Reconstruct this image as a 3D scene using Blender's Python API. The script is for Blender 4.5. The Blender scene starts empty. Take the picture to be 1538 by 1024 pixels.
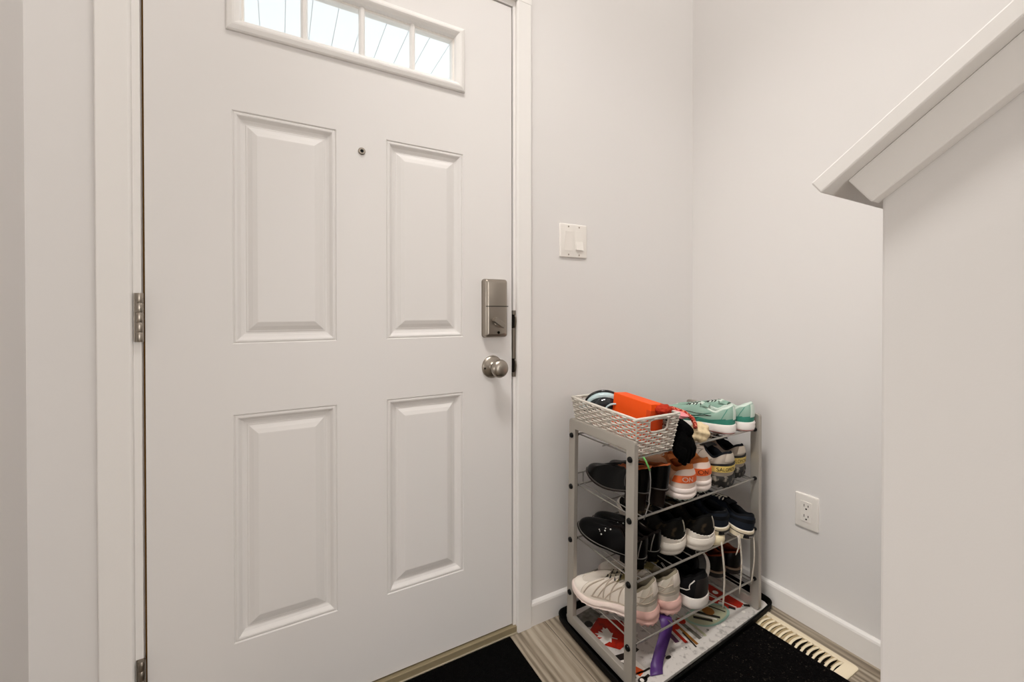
import bpy, bmesh, math, random
from mathutils import Vector, Matrix, Euler
random.seed(7)
SC = bpy.context.scene
COL = SC.collection
PI = math.pi

# ------------------------------------------------------------------ materials
def srgb(h):
    h = h.lstrip('#')
    c = [int(h[i:i + 2], 16) / 255 for i in (0, 2, 4)]
    return tuple((x / 12.92 if x <= .04045 else ((x + .055) / 1.055) ** 2.4) for x in c) + (1,)

MATS = {}
def mat(name, col, rough=.6, metal=0., spec=.4, bump=None, vary=None, coat=0., trans=0.):
    """col: sRGB hex. bump=(scale, strength, distance). vary=(scale, hex2, lo, hi)"""
    if name in MATS: return MATS[name]
    if rough >= .7: spec = min(spec, .10)
    m = bpy.data.materials.new(name); m.use_nodes = True
    nt = m.node_tree; b = nt.nodes['Principled BSDF']
    b.inputs['Base Color'].default_value = srgb(col)
    b.inputs['Roughness'].default_value = rough
    b.inputs['Metallic'].default_value = metal
    b.inputs['Specular IOR Level'].default_value = spec
    b.inputs['Coat Weight'].default_value = coat
    b.inputs['Transmission Weight'].default_value = trans
    tc = nt.nodes.new('ShaderNodeTexCoord')
    if vary:
        n = nt.nodes.new('ShaderNodeTexNoise'); n.inputs['Scale'].default_value = vary[0]
        n.inputs['Detail'].default_value = 4
        nt.links.new(tc.outputs['Object'], n.inputs['Vector'])
        r = nt.nodes.new('ShaderNodeValToRGB')
        r.color_ramp.elements[0].position = vary[2]; r.color_ramp.elements[1].position = vary[3]
        r.color_ramp.elements[0].color = srgb(col); r.color_ramp.elements[1].color = srgb(vary[1])
        nt.links.new(n.outputs['Fac'], r.inputs['Fac']); nt.links.new(r.outputs['Color'], b.inputs['Base Color'])
    if bump:
        n2 = nt.nodes.new('ShaderNodeTexNoise'); n2.inputs['Scale'].default_value = bump[0]
        n2.inputs['Detail'].default_value = 3
        nt.links.new(tc.outputs['Object'], n2.inputs['Vector'])
        bp = nt.nodes.new('ShaderNodeBump'); bp.inputs['Strength'].default_value = bump[1]
        bp.inputs['Distance'].default_value = bump[2]
        nt.links.new(n2.outputs['Fac'], bp.inputs['Height']); nt.links.new(bp.outputs['Normal'], b.inputs['Normal'])
    MATS[name] = m
    return m

WALLC = '#dcd9d7'
M_WALL = mat('wall_paint', WALLC, .75, spec=.2, bump=(420, .05, .001))
M_CEIL = mat('ceiling_paint', '#e2ddd8', .9, spec=.1)
M_DOOR = mat('door_paint', '#dedbd9', .42, spec=.35, bump=(160, .02, .001))
M_TRIM = mat('trim_paint', '#e4e1de', .45, spec=.35)
M_PLAST = mat('white_plastic', '#e6e1db', .35, spec=.4)
M_NICKEL = mat('satin_nickel', '#a39b91', .34, metal=1., bump=(900, .03, .0005))
M_STEEL = mat('worn_steel', '#8b8378', .38, metal=1.)
M_DARKGAP = mat('dark_gap', '#15110c', .9)
M_WEATHER = mat('weatherstrip', '#6a4a1e', .8)
M_SILL = mat('bronze_sill', '#94876b', .5, metal=.25, bump=(90, .06, .001))
M_SILLLIP = mat('sill_lip', '#b5ab97', .4, metal=.3)
M_BLACK = mat('black_plastic', '#0a0a0a', .38, spec=.15)
M_RUBBER = mat('black_rubber', '#070706', .6, spec=.08, bump=(300, .2, .001))
M_RACK = mat('silver_lacquer', '#aaa49b', .42, metal=.35)
M_WIRE = mat('chrome_wire', '#a7a39d', .32, metal=.8)
M_CREAM = mat('cream_enamel', '#f0e2c6', .4)
M_CREAMD = mat('damper_enamel', '#b5a27e', .5)

def floor_material():
    m = bpy.data.materials.new('vinyl_plank'); m.use_nodes = True
    nt = m.node_tree; L = nt.links; N = nt.nodes; b = N['Principled BSDF']
    b.inputs['Roughness'].default_value = .45; b.inputs['Specular IOR Level'].default_value = .35
    tc = N.new('ShaderNodeTexCoord'); sep = N.new('ShaderNodeSeparateXYZ'); L.new(tc.outputs['Object'], sep.inputs[0])
    def math_(op, a, bb=None):
        n = N.new('ShaderNodeMath'); n.operation = op
        for i, v in enumerate((a, bb)):
            if v is None: continue
            if isinstance(v, (int, float)): n.inputs[i].default_value = v
            else: L.new(v, n.inputs[i])
        return n.outputs[0]
    px = math_('DIVIDE', math_('ADD', sep.outputs['X'], .031), .152)
    idx = math_('FLOOR', px)
    fr = math_('FRACT', px)
    wn = N.new('ShaderNodeTexWhiteNoise'); wn.noise_dimensions = '1D'; L.new(idx, wn.inputs['W'])
    off = math_('MULTIPLY', wn.outputs['Value'], 7.3)
    comb = N.new('ShaderNodeCombineXYZ')
    L.new(math_('MULTIPLY', sep.outputs['X'], 16.), comb.inputs[0])
    L.new(math_('ADD', math_('MULTIPLY', sep.outputs['Y'], 1.5), off), comb.inputs[1])
    L.new(off, comb.inputs[2])
    big = N.new('ShaderNodeTexNoise'); big.inputs['Scale'].default_value = 1.0; big.inputs['Detail'].default_value = 3; big.inputs['Distortion'].default_value = .9
    L.new(comb.outputs[0], big.inputs['Vector'])
    comb2 = N.new('ShaderNodeCombineXYZ')
    L.new(math_('MULTIPLY', sep.outputs['X'], 105.), comb2.inputs[0])
    L.new(math_('ADD', math_('MULTIPLY', sep.outputs['Y'], 5.), off), comb2.inputs[1])
    fine = N.new('ShaderNodeTexNoise'); fine.inputs['Scale'].default_value = 1.0; fine.inputs['Detail'].default_value = 6; fine.inputs['Roughness'].default_value = .65
    L.new(comb2.outputs[0], fine.inputs['Vector'])
    wv = N.new('ShaderNodeTexWave'); wv.wave_type = 'BANDS'; wv.bands_direction = 'X'
    wv.inputs['Scale'].default_value = .9; wv.inputs['Distortion'].default_value = 7.; wv.inputs['Detail'].default_value = 2; wv.inputs['Detail Scale'].default_value = .8
    L.new(comb.outputs[0], wv.inputs['Vector'])
    mix = math_('ADD', math_('MULTIPLY', big.outputs['Fac'], .52), math_('ADD', math_('MULTIPLY', fine.outputs['Fac'], .42), math_('MULTIPLY', wv.outputs['Fac'], .13)))
    mix = math_('ADD', mix, math_('MULTIPLY', math_('SUBTRACT', wn.outputs['Value'], .5), .10))
    r = N.new('ShaderNodeValToRGB'); e = r.color_ramp.elements
    e[0].position = .34; e[0].color = srgb('#4b4133'); e[1].position = .70; e[1].color = srgb('#b4a999')
    x = e.new(.47); x.color = srgb('#7f7363'); x2 = e.new(.58); x2.color = srgb('#a09483')
    L.new(mix, r.inputs['Fac'])
    seam = math_('LESS_THAN', math_('MINIMUM', fr, math_('SUBTRACT', 1., fr)), .008)
    mc = N.new('ShaderNodeMixRGB'); mc.inputs[2].default_value = srgb('#3a3127')
    L.new(math_('MULTIPLY', seam, .8), mc.inputs[0]); L.new(r.outputs['Color'], mc.inputs[1]); L.new(mc.outputs[0], b.inputs['Base Color'])
    bp = N.new('ShaderNodeBump'); bp.inputs['Strength'].default_value = .15; bp.inputs['Distance'].default_value = .001
    L.new(fine.outputs['Fac'], bp.inputs['Height']); L.new(bp.outputs['Normal'], b.inputs['Normal'])
    return m
M_FLOOR = floor_material()

def mat_carpet(name, base, speck, thr, scale, bstr):
    m = bpy.data.materials.new(name); m.use_nodes = True
    nt = m.node_tree; L = nt.links; N = nt.nodes; b = N['Principled BSDF']
    b.inputs['Roughness'].default_value = 1.; b.inputs['Specular IOR Level'].default_value = .05
    tc = N.new('ShaderNodeTexCoord')
    v = N.new('ShaderNodeTexVoronoi'); v.inputs['Scale'].default_value = scale
    L.new(tc.outputs['Object'], v.inputs['Vector'])
    n = N.new('ShaderNodeTexNoise'); n.inputs['Scale'].default_value = scale * .9; n.inputs['Detail'].default_value = 5
    L.new(tc.outputs['Object'], n.inputs['Vector'])
    r = N.new('ShaderNodeValToRGB'); r.color_ramp.elements[0].position = thr; r.color_ramp.elements[1].position = thr + .13
    r.color_ramp.elements[0].color = srgb(base); r.color_ramp.elements[1].color = srgb(speck)
    L.new(n.outputs['Fac'], r.inputs['Fac']); L.new(r.outputs['Color'], b.inputs['Base Color'])
    bp = N.new('ShaderNodeBump'); bp.inputs['Strength'].default_value = bstr; bp.inputs['Distance'].default_value = .004
    L.new(v.outputs['Distance'], bp.inputs['Height']); L.new(bp.outputs['Normal'], b.inputs['Normal'])
    return m
M_MAT1 = mat_carpet('black_ribbed_carpet', '#070707', '#1c1a18', .66, 260, .6)
M_MAT2 = mat_carpet('black_loop_carpet', '#0a0909', '#4b433b', .63, 190, 1.)

# ------------------------------------------------------------------ mesh helpers
def Q(bm, vs, mi=0):
    try:
        f = bm.faces.new(vs); f.material_index = mi; return f
    except ValueError:
        return None

def add_box(bm, lo, hi, mi=0, M=None):
    vs = [bm.verts.new((M @ Vector(p)) if M else p) for p in
          [(x, y, z) for z in (lo[2], hi[2]) for y in (lo[1], hi[1]) for x in (lo[0], hi[0])]]
    for f in ((0, 2, 3, 1), (4, 5, 7, 6), (0, 1, 5, 4), (2, 6, 7, 3), (0, 4, 6, 2), (1, 3, 7, 5)):
        Q(bm, [vs[i] for i in f], mi)

def add_tube(bm, pts, r, n=8, mi=0, closed=False, flat=1., up=None, cap=True):
    """sweep a circle (flat<1 squashes it along the frame's second axis) along pts"""
    pts = [Vector(p) for p in pts]; K = len(pts); rings = []
    rr = r if isinstance(r, (list, tuple)) else [r] * K
    u = None
    for i, p in enumerate(pts):
        a = pts[(i - 1) % K] if (closed or i) else p
        c = pts[(i + 1) % K] if (closed or i < K - 1) else p
        t = (c - a)
        if t.length < 1e-9: t = Vector((0, 0, 1))
        t.normalize()
        if up is not None: u = Vector(up)
        elif u is None: u = Vector((0, 0, 1)) if abs(t.z) < .9 else Vector((1, 0, 0))
        u = (u - t * u.dot(t))
        if u.length < 1e-6: u = t.orthogonal()
        u.normalize(); w = t.cross(u)
        rings.append([bm.verts.new(p + (w * math.cos(2 * PI * k / n) + u * math.sin(2 * PI * k / n) * flat) * rr[i]) for k in range(n)])
    for i in range(K if closed else K - 1):
        A, B = rings[i], rings[(i + 1) % K]
        for k in range(n): Q(bm, [A[k], A[(k + 1) % n], B[(k + 1) % n], B[k]], mi)
    if cap and not closed:
        Q(bm, rings[0][::-1], mi); Q(bm, rings[-1], mi)

def add_lathe(bm, prof, M, n=28, mi=0):
    """prof: (radius, height) along local z, placed by M"""
    rings = []
    for r, z in prof:
        if r < 1e-6: rings.append([bm.verts.new(M @ Vector((0, 0, z)))])
        else: rings.append([bm.verts.new(M @ Vector((r * math.cos(2 * PI * k / n), r * math.sin(2 * PI * k / n), z))) for k in range(n)])
    for A, B in zip(rings, rings[1:]):
        for k in range(n):
            if len(A) == 1 and len(B) == 1: continue
            if len(A) == 1: Q(bm, [A[0], B[k], B[(k + 1) % n]], mi)
            elif len(B) == 1: Q(bm, [A[k], A[(k + 1) % n], B[0]], mi)
            else: Q(bm, [A[k], A[(k + 1) % n], B[(k + 1) % n], B[k]], mi)

def add_prism(bm, poly, ax, lo, hi, mi=0):
    """extrude a 2-D polygon along axis ax between lo and hi"""
    def mk(p, h):
        v = [p[0], p[1]]; v.insert(ax, h); return bm.verts.new(v)
    A = [mk(p, lo) for p in poly]; B = [mk(p, hi) for p in poly]; n = len(poly)
    Q(bm, A[::-1], mi); Q(bm, B, mi)
    for k in range(n): Q(bm, [A[k], A[(k + 1) % n], B[(k + 1) % n], B[k]], mi)

def rrect(x0, y0, x1, y1, r, n=5):
    out = []
    for cx, cy, a in ((x1 - r, y0 + r, -90), (x1 - r, y1 - r, 0), (x0 + r, y1 - r, 90), (x0 + r, y0 + r, 180)):
        for k in range(n + 1):
            t = math.radians(a + 90 * k / n); out.append((cx + r * math.cos(t), cy + r * math.sin(t)))
    return out

def world_of(o):
    M = o.matrix_basis.copy(); p = o.parent
    while p: M = p.matrix_basis @ M; p = p.parent
    return M

def obj(name, bm, mats, parent=None, smooth=False, local=False, bevel=0., solid=0., sub=0, angle=40):
    """one mesh object; its geometry is in world coordinates unless local=True"""
    if parent is not None and not local: bm.transform(world_of(parent).inverted())
    bmesh.ops.remove_doubles(bm, verts=bm.verts, dist=1e-6)
    bmesh.ops.recalc_face_normals(bm, faces=bm.faces)
    me = bpy.data.meshes.new(name); bm.to_mesh(me); bm.free()
    for m in (mats if isinstance(mats, (list, tuple)) else [mats]): me.materials.append(m)
    o = bpy.data.objects.new(name, me); COL.objects.link(o)
    if parent is not None: o.parent = parent
    if smooth:
        for p in me.polygons: p.use_smooth = True
        if smooth == 'auto':
            me.set_sharp_from_angle(angle=math.radians(angle))
    if solid:
        md = o.modifiers.new('solid', 'SOLIDIFY'); md.thickness = solid; md.offset = 0
    if sub:
        md = o.modifiers.new('sub', 'SUBSURF'); md.levels = md.render_levels = sub
    if bevel:
        md = o.modifiers.new('bevel', 'BEVEL'); md.width = bevel; md.segments = 2; md.limit_method = 'ANGLE'
    return o

def tag(o, label, cat, group=None, kind=None):
    o['label'] = label; o['category'] = cat
    if group: o['group'] = group
    if kind: o['kind'] = kind
    return o

def thing(name, label, cat, loc=(0, 0, 0), rot=(0, 0, 0), group=None, kind=None):
    o = bpy.data.objects.new(name, None); COL.objects.link(o)
    o.empty_display_size = .05
    o.matrix_basis = Matrix.Translation(loc) @ Euler(rot).to_matrix().to_4x4()
    return tag(o, label, cat, group, kind)

def NB(): return bmesh.new()
def lerp(a, b, t): return a + (b - a) * t
def sm(t): t = max(0., min(1., t)); return t * t * (3 - 2 * t)
def interp(tab, t):
    if t <= tab[0][0]: return tab[0][1]
    for (a, x), (b, y) in zip(tab, tab[1:]):
        if t <= b: return lerp(x, y, sm((t - a) / (b - a)) if b > a else 0)
    return tab[-1][1]

# ------------------------------------------------------------------ the setting
RW, LW, BW, CZ, FX, SY = 1.792, -.178, -4.4, 3.3, -5.2, -.30          # right wall x, left wall x, back wall y, ceiling z
def struct_box(name, lo, hi, m, label, cat, bevel=0.):
    bm = NB(); add_box(bm, lo, hi)
    return tag(obj(name, bm, m, bevel=bevel), label, cat, kind='structure')

struct_box('floor', (FX - .1, BW - .1, -.05), (RW + .1, .05, 0), M_FLOOR, 'grey brown wood look vinyl plank floor', 'floor')
struct_box('ceiling', (FX - .1, BW - .1, CZ), (RW + .1, .15, CZ + .05), M_CEIL, 'white ceiling above the entry', 'ceiling')
struct_box('wall_left', (FX, SY, 0), (LW, .14, CZ), M_WALL, 'light greige wall left of the door', 'wall', .004)
struct_box('wall_far_left', (FX - .1, BW, 0), (FX, SY, CZ), M_WALL, 'unseen greige wall of the side room added to let light in', 'wall')  # closes the unseen side room, added so light can come from the left
struct_box('wall_right', (RW, BW, 0), (RW + .1, .14, CZ), M_WALL, 'light greige wall behind the stairs with the outlet', 'wall')
struct_box('wall_back', (FX - .1, BW - .1, 0), (RW + .1, BW, CZ), M_WALL, 'light greige wall behind the viewer', 'wall')
bm = NB()                                           # front wall with the door opening
for lo, hi in (((LW, 0, 0), (-.03, .14, CZ)), ((.944, 0, 0), (RW, .14, CZ)), ((-.03, 0, 2.045), (.944, .14, CZ))):
    add_box(bm, lo, hi)
tag(obj('wall_front', bm, M_WALL), 'light greige wall around the entry door', 'wall', kind='structure')

def baseboard(name, poly_axis, a, b, label):
    """profile: 13 mm board with an eased top edge"""
    bm = NB(); prof = [(0, 0), (.013, 0), (.013, .066), (.011, .072), (.006, .076), (0, .077)]
    if poly_axis == 'x': add_prism(bm, [(-d, z) for d, z in prof], 0, a, b)
    else: add_prism(bm, [(RW - d, z) for d, z in prof], 1, a, b)
    return tag(obj(name, bm, M_TRIM), label, 'baseboard', kind='structure')
baseboard('baseboard_front', 'x', .978, RW, 'white baseboard between door casing and corner')
baseboard('baseboard_right', 'y', BW, 0, 'white baseboard along the right wall')

# jamb, casing, sill
bm = NB()
add_box(bm, (-.03, -.004, 0), (-.0025, .14, 2.045)); add_box(bm, (.9175, -.004, 0), (.944, .14, 2.045))
add_box(bm, (-.0025, -.004, 2.0185), (.9175, .14, 2.045))
add_box(bm, (-.0025, .046, 0), (.010, .06, 2.0185)); add_box(bm, (.905, .046, 0), (.9175, .06, 2.0185))
add_box(bm, (.01, .046, 2.006), (.905, .06, 2.0185))
tag(obj('trim_1', bm, M_TRIM, bevel=.001), 'white door jamb lining the opening', 'door jamb', kind='structure')
bm = NB()
def casing_poly(x0, x1):                            # slightly eased flat casing
    return [(x0, 0), (x0, -.013), (x0 + .003, -.017), (x1 - .003, -.017), (x1, -.013), (x1, 0)]
add_prism(bm, casing_poly(-.0735, -.0155), 2, 0, 2.035); add_prism(bm, casing_poly(.9265, .981), 2, 0, 2.035)
add_box(bm, (-.0735, -.017, 2.035), (.981, 0, 2.095))
tag(obj('trim_2', bm, M_TRIM, bevel=.0015), 'white flat casing around the entry door', 'door casing', kind='structure')
bm = NB()
add_box(bm, (-.03, -.012, 0), (.926, .14, .0225), 0); add_box(bm, (-.03, -.0165, 0), (.926, -.012, .0055), 1)
tag(obj('trim_3', bm, [M_SILL, M_SILLLIP], bevel=.001), 'tan bronze door sill under the white door', 'threshold', kind='structure')
bm = NB()
add_box(bm, (-.0024, .012, .02), (.0028, .03, 2.016), 0); add_box(bm, (.9142, .014, .02), (.9176, .03, 2.016), 1)
add_box(bm, (0, .014, 2.0155), (.9145, .03, 2.0184), 1); add_box(bm, (0, .006, .0226), (.9145, .03, .026), 1)
tag(obj('trim_4', bm, [M_WEATHER, M_DARKGAP]), 'brown weatherstrip in the gap around the door', 'weatherstrip', kind='structure')

# ------------------------------------------------------------------ the door
door = thing('door_1', 'white four panel entry door with a narrow window on top', 'door', (.003, 0, .026), kind='structure')
DX0, DX1, DZ0, DZ1 = .003, .914, .0265, 2.0155
PANELS = [(.1615, .390, .251, .7955), (.518, .7465, .251, .7955), (.1615, .390, .963, 1.5155), (.518, .7465, .963, 1.5155)]
WIN = (.172, .730, 1.72, 1.868)
bm = NB()
xs = sorted({DX0, DX1, .1615, .390, .518, .7465, WIN[0], WIN[1]}); zs = sorted({DZ0, DZ1, .251, .7955, .963, 1.5155, WIN[2], WIN[3]})
def inside(r, x, z): return r[0] < x < r[1] and r[2] < z < r[3]
for x0, x1 in zip(xs, xs[1:]):
    for z0, z1 in zip(zs, zs[1:]):
        cx, cz = (x0 + x1) / 2, (z0 + z1) / 2
        if inside(WIN, cx, cz) or any(inside(p, cx, cz) for p in PANELS): continue
        Q(bm, [bm.verts.new(v) for v in ((x0, 0, z0), (x1, 0, z0), (x1, 0, z1), (x0, 0, z1))])
PROF = [(0, 0), (.0025, .0030), (.0055, .0012), (.009, .0014), (.0115, .0034), (.0165, .0090), (.0225, .0118), (.0265, .0122), (.0285, .0108), (.0315, .0104), (.041, .0052), (.051, .0020), (.0535, .0018)]
for p in PANELS:
    rings = [[bm.verts.new(v) for v in ((p[0] + i, d, p[2] + i), (p[1] - i, d, p[2] + i), (p[1] - i, d, p[3] - i), (p[0] + i, d, p[3] - i))] for i, d in PROF]
    for A, B in zip(rings, rings[1:]):
        for k in range(4): Q(bm, [A[k], A[(k + 1) % 4], B[(k + 1) % 4], B[k]])
    Q(bm, rings[-1])
# edges, back, window reveal
for a, b in (((DX0, DZ0), (DX1, DZ0)), ((DX1, DZ0), (DX1, DZ1)), ((DX1, DZ1), (DX0, DZ1)), ((DX0, DZ1), (DX0, DZ0))):
    Q(bm, [bm.verts.new(v) for v in ((a[0], 0, a[1]), (b[0], 0, b[1]), (b[0], .044, b[1]), (a[0], .044, a[1]))])
w = WIN
for a, b in (((w[0], w[2]), (w[1], w[2])), ((w[1], w[2]), (w[1], w[3])), ((w[1], w[3]), (w[0], w[3])), ((w[0], w[3]), (w[0], w[2]))):
    Q(bm, [bm.verts.new(v) for v in ((a[0], 0, a[1]), (b[0], 0, b[1]), (b[0], .044, b[1]), (a[0], .044, a[1]))])
for lo, hi in (((DX0, DZ0), (DX1, w[2])), ((DX0, w[3]), (DX1, DZ1)), ((DX0, w[2]), (w[0], w[3])), ((w[1], w[2]), (DX1, w[3]))):
    Q(bm, [bm.verts.new(v) for v in ((lo[0], .044, lo[1]), (hi[0], .044, lo[1]), (hi[0], .044, hi[1]), (lo[0], .044, hi[1]))])
obj('slab', bm, M_DOOR, door)

def rect_frame(bm, r, prof, mi=0):
    """sweep prof [(inset, y)] round the rectangle r = x0,x1,z0,z1"""
    rings = [[bm.verts.new(v) for v in ((r[0] + i, d, r[2] + i), (r[1] - i, d, r[2] + i), (r[1] - i, d, r[3] - i), (r[0] + i, d, r[3] - i))] for i, d in prof]
    for A, B in zip(rings, rings[1:]):
        for k in range(4): Q(bm, [A[k], A[(k + 1) % 4], B[(k + 1) % 4], B[k]], mi)
bm = NB()
FR = (.152, .750, 1.699, 1.889)
rect_frame(bm, FR, [(0, .001), (0, -.006), (.003, -.009), (.012, -.0125), (.0165, -.0125), (.0205, -.010), (.027, -.004), (.030, .004), (.030, .02)])
wf = obj('window_frame', bm, M_TRIM, door)
bm = NB()
rect_frame(bm, (FR[0] + .029, FR[1] - .029, FR[2] + .029, FR[3] - .029), [(0, .008), (0, .006), (.004, .006), (.006, .008), (.006, .03)])
obj('glazing_bead', bm, M_PLAST, wf)
GX0, GX1, GZ0, GZ1 = FR[0] + .030, FR[1] - .030, FR[2] + .030, FR[3] - .030
MB_ = [.3165, .4565, .5945]
for xm in MB_:
    bm = NB()
    add_prism(bm, [(xm - .0085, .012), (xm - .006, .004), (xm - .003, .001), (xm + .003, .001), (xm + .006, .004), (xm + .0085, .012)], 2, GZ0, GZ1)
    obj('muntin', bm, M_TRIM, wf)
M_GLASS = bpy.data.materials.new('window_glass'); M_GLASS.use_nodes = True
_nt = M_GLASS.node_tree; _nt.nodes.remove(_nt.nodes['Principled BSDF'])
_tr = _nt.nodes.new('ShaderNodeBsdfTransparent'); _tr.inputs[0].default_value = (.955, .97, .975, 1)
_gl = _nt.nodes.new('ShaderNodeBsdfGlossy'); _gl.inputs['Roughness'].default_value = .02
_mx = _nt.nodes.new('ShaderNodeMixShader'); _mx.inputs[0].default_value = .06
_nt.links.new(_tr.outputs[0], _mx.inputs[1]); _nt.links.new(_gl.outputs[0], _mx.inputs[2])
_nt.links.new(_mx.outputs[0], _nt.nodes['Material Output'].inputs['Surface'])
for a, b in zip([GX0] + MB_, MB_ + [GX1]):
    bm = NB(); add_box(bm, (a, .0145, GZ0 - .001), (b, .0185, GZ1 + .001)); obj('pane', bm, M_GLASS, wf)

# peephole, lock, knob, hinges
Yneg = Matrix.Rotation(PI / 2, 4, 'X')              # local +z -> world -y
bm = NB(); add_lathe(bm, [(.0, .0), (.0095, .0), (.0095, .003), (.008, .0045), (.0045, .0045), (.0042, .002)], Matrix.Translation((.4535, 0, 1.4705)) @ Yneg, 24)
ph = obj('peephole', bm, M_NICKEL, door, smooth='auto')
bm = NB(); add_lathe(bm, [(.0045, .0028), (.003, .0036), (0, .004)], Matrix.Translation((.4535, 0, 1.4705)) @ Yneg, 20)
o = obj('peephole_lens', bm, M_BLACK, ph, smooth=True); o['label'] = 'black glass lens'

def pill_panel(bm, x0, z0, x1, z1, r, steps, mi=0):
    """rounded plate: steps = [(inset, y)]"""
    rings = [[bm.verts.new((px, y, pz)) for px, pz in rrect(x0 + i, z0 + i, x1 - i, z1 - i, max(r - i, .0008))] for i, y in steps]
    for A, B in zip(rings, rings[1:]):
        n = len(A)
        for k in range(n): Q(bm, [A[k], A[(k + 1) % n], B[(k + 1) % n], B[k]], mi)
    Q(bm, rings[-1], mi)
bm = NB()
pill_panel(bm, .807, .9585, .888, 1.1415, .010, [(0, 0), (0, -.003), (.0015, -.003), (.0015, -.018), (.003, -.0225), (.007, -.026), (.013, -.0275)])
lk = obj('deadbolt_housing', bm, M_NICKEL, door, smooth='auto', angle=35)
bm = NB(); add_box(bm, (.8095, -.0284, 1.0545), (.8865, -.0268, 1.0568)); o = obj('cover_seam', bm, M_DARKGAP, lk)
bm = NB()
R_ = Matrix.Translation((.849, -.0275, 1.0055)) @ Matrix.Rotation(math.radians(34), 4, 'Y')
for i in range(1):
    pts = rrect(-.022, -.0085, .022, .0085, .005)
    A = [bm.verts.new(R_ @ Vector((x * .9, 0, z * .8))) for x, z in pts]; B = [bm.verts.new(R_ @ Vector((x, -.015, z))) for x, z in pts]; Cc = [bm.verts.new(R_ @ Vector((x * .93, -.0180, z * .72))) for x, z in pts]
    n = len(pts)
    for U, V in ((A, B), (B, Cc)):
        for k in range(n): Q(bm, [U[k], U[(k + 1) % n], V[(k + 1) % n], V[k]])
    Q(bm, Cc)
add_lathe(bm, [(.012, 0), (.012, .002), (.010, .003), (0, .003)], Matrix.Translation((.849, -.0275, 1.0055)) @ Yneg, 24)
obj('thumb_turn', bm, M_NICKEL, lk, smooth='auto')
bm = NB(); add_lathe(bm, [(.0042, 0), (.0042, .0012), (.0025, .0012), (.0022, .0002), (0, .0002)], Matrix.Translation((.8525, -.0275, .9745)) @ Yneg, 18)
o = obj('cover_screw', bm, M_DARKGAP, lk); o['label'] = 'dark recessed cover screw'
KN = Matrix.Translation((.8435, 0, .866)) @ Yneg
bm = NB(); add_lathe(bm, [(0, 0), (.0355, 0), (.0355, .002), (.034, .005), (.028, .009), (.02, .012), (.015, .0145), (.0135, .017), (.0, .017)], KN, 40)
rs = obj('rosette', bm, M_NICKEL, door, smooth='auto')
bm = NB(); add_lathe(bm, [(.012, .016), (.0115, .026), (.013, .031), (.019, .036), (.0245, .042), (.0275, .049), (.0278, .055), (.0255, .061), (.020, .0655), (.012, .068), (0, .0687)], KN, 40)
obj('door_knob', bm, M_NICKEL, door, smooth=True)
bm = NB(); add_lathe(bm, [(.003, 0), (.003, .001), (0, .001)], Matrix.Translation((.815, -.0085, .863)) @ Yneg, 12); obj('rosette_pin', bm, M_DARKGAP, rs)
for zc, mm in ((1.0275, M_NICKEL), (.2350, M_STEEL)):
    bm = NB()
    for k in range(5):
        a = zc - .0525 + k * .021
        add_lathe(bm, [(0, a + .0002), (.0068, a + .0002), (.0072, a + .0007), (.0072, a + .0203), (.0068, a + .0208), (0, a + .0208)], Matrix.Translation((-.0045, -.0095, 0)), 16)
    hg = obj('hinge', bm, mm, door, smooth='auto')
    bm = NB(); add_box(bm, (-.0145, -.0062, zc - .0525), (-.004, -.0036, zc + .0525)); obj('hinge_leaf', bm, mm, hg)

# strike plate on the jamb
st = thing('strike_plate', 'long steel strike plate on the jamb beside the door knob', 'strike plate', (.924, -.004, .83))
bm = NB(); add_box(bm, (.9180, -.0062, .829), (.9262, -.0040, 1.043)); add_box(bm, (.9160, -.0062, .829), (.9182, .03, 1.043))
obj('plate', bm, M_STEEL, st, bevel=.0006)
for zc in (.866, 1.008):
    bm = NB(); add_box(bm, (.9152, -.0070, zc - .022), (.9205, .02, zc + .022)); o = obj('latch_opening', bm, M_DARKGAP, st); o['label'] = 'dark latch opening'
    bm = NB(); add_tube(bm, [(.9225, -.0064, zc - .021), (.924, -.0085, zc - .012), (.9245, -.0095, zc), (.924, -.0085, zc + .012), (.9225, -.0064, zc + .021)], .0022, 8); obj('strike_lip', bm, M_STEEL, st, smooth=True)

# ------------------------------------------------------------------ outside, seen through the door window
M_SOFFIT = mat('porch_soffit', '#f2f4f5', .6)
bm = NB()
x = -3.
while x < 4.:
    add_box(bm, (x, .15, 2.62), (x + .118, 3.2, 2.64)); add_box(bm, (x + .118, .15, 2.628), (x + .122, 3.2, 2.64)); x += .122
tag(obj('porch_soffit', bm, M_SOFFIT), 'pale grooved porch soffit seen through the door window', 'porch ceiling', kind='structure')
M_GROUND = mat('pale_concrete', '#c9c9c6', .9)
struct_box('ground', (-12, .15, -.2), (12, 16, -.15), M_GROUND, 'pale ground outside the door', 'ground')

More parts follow.
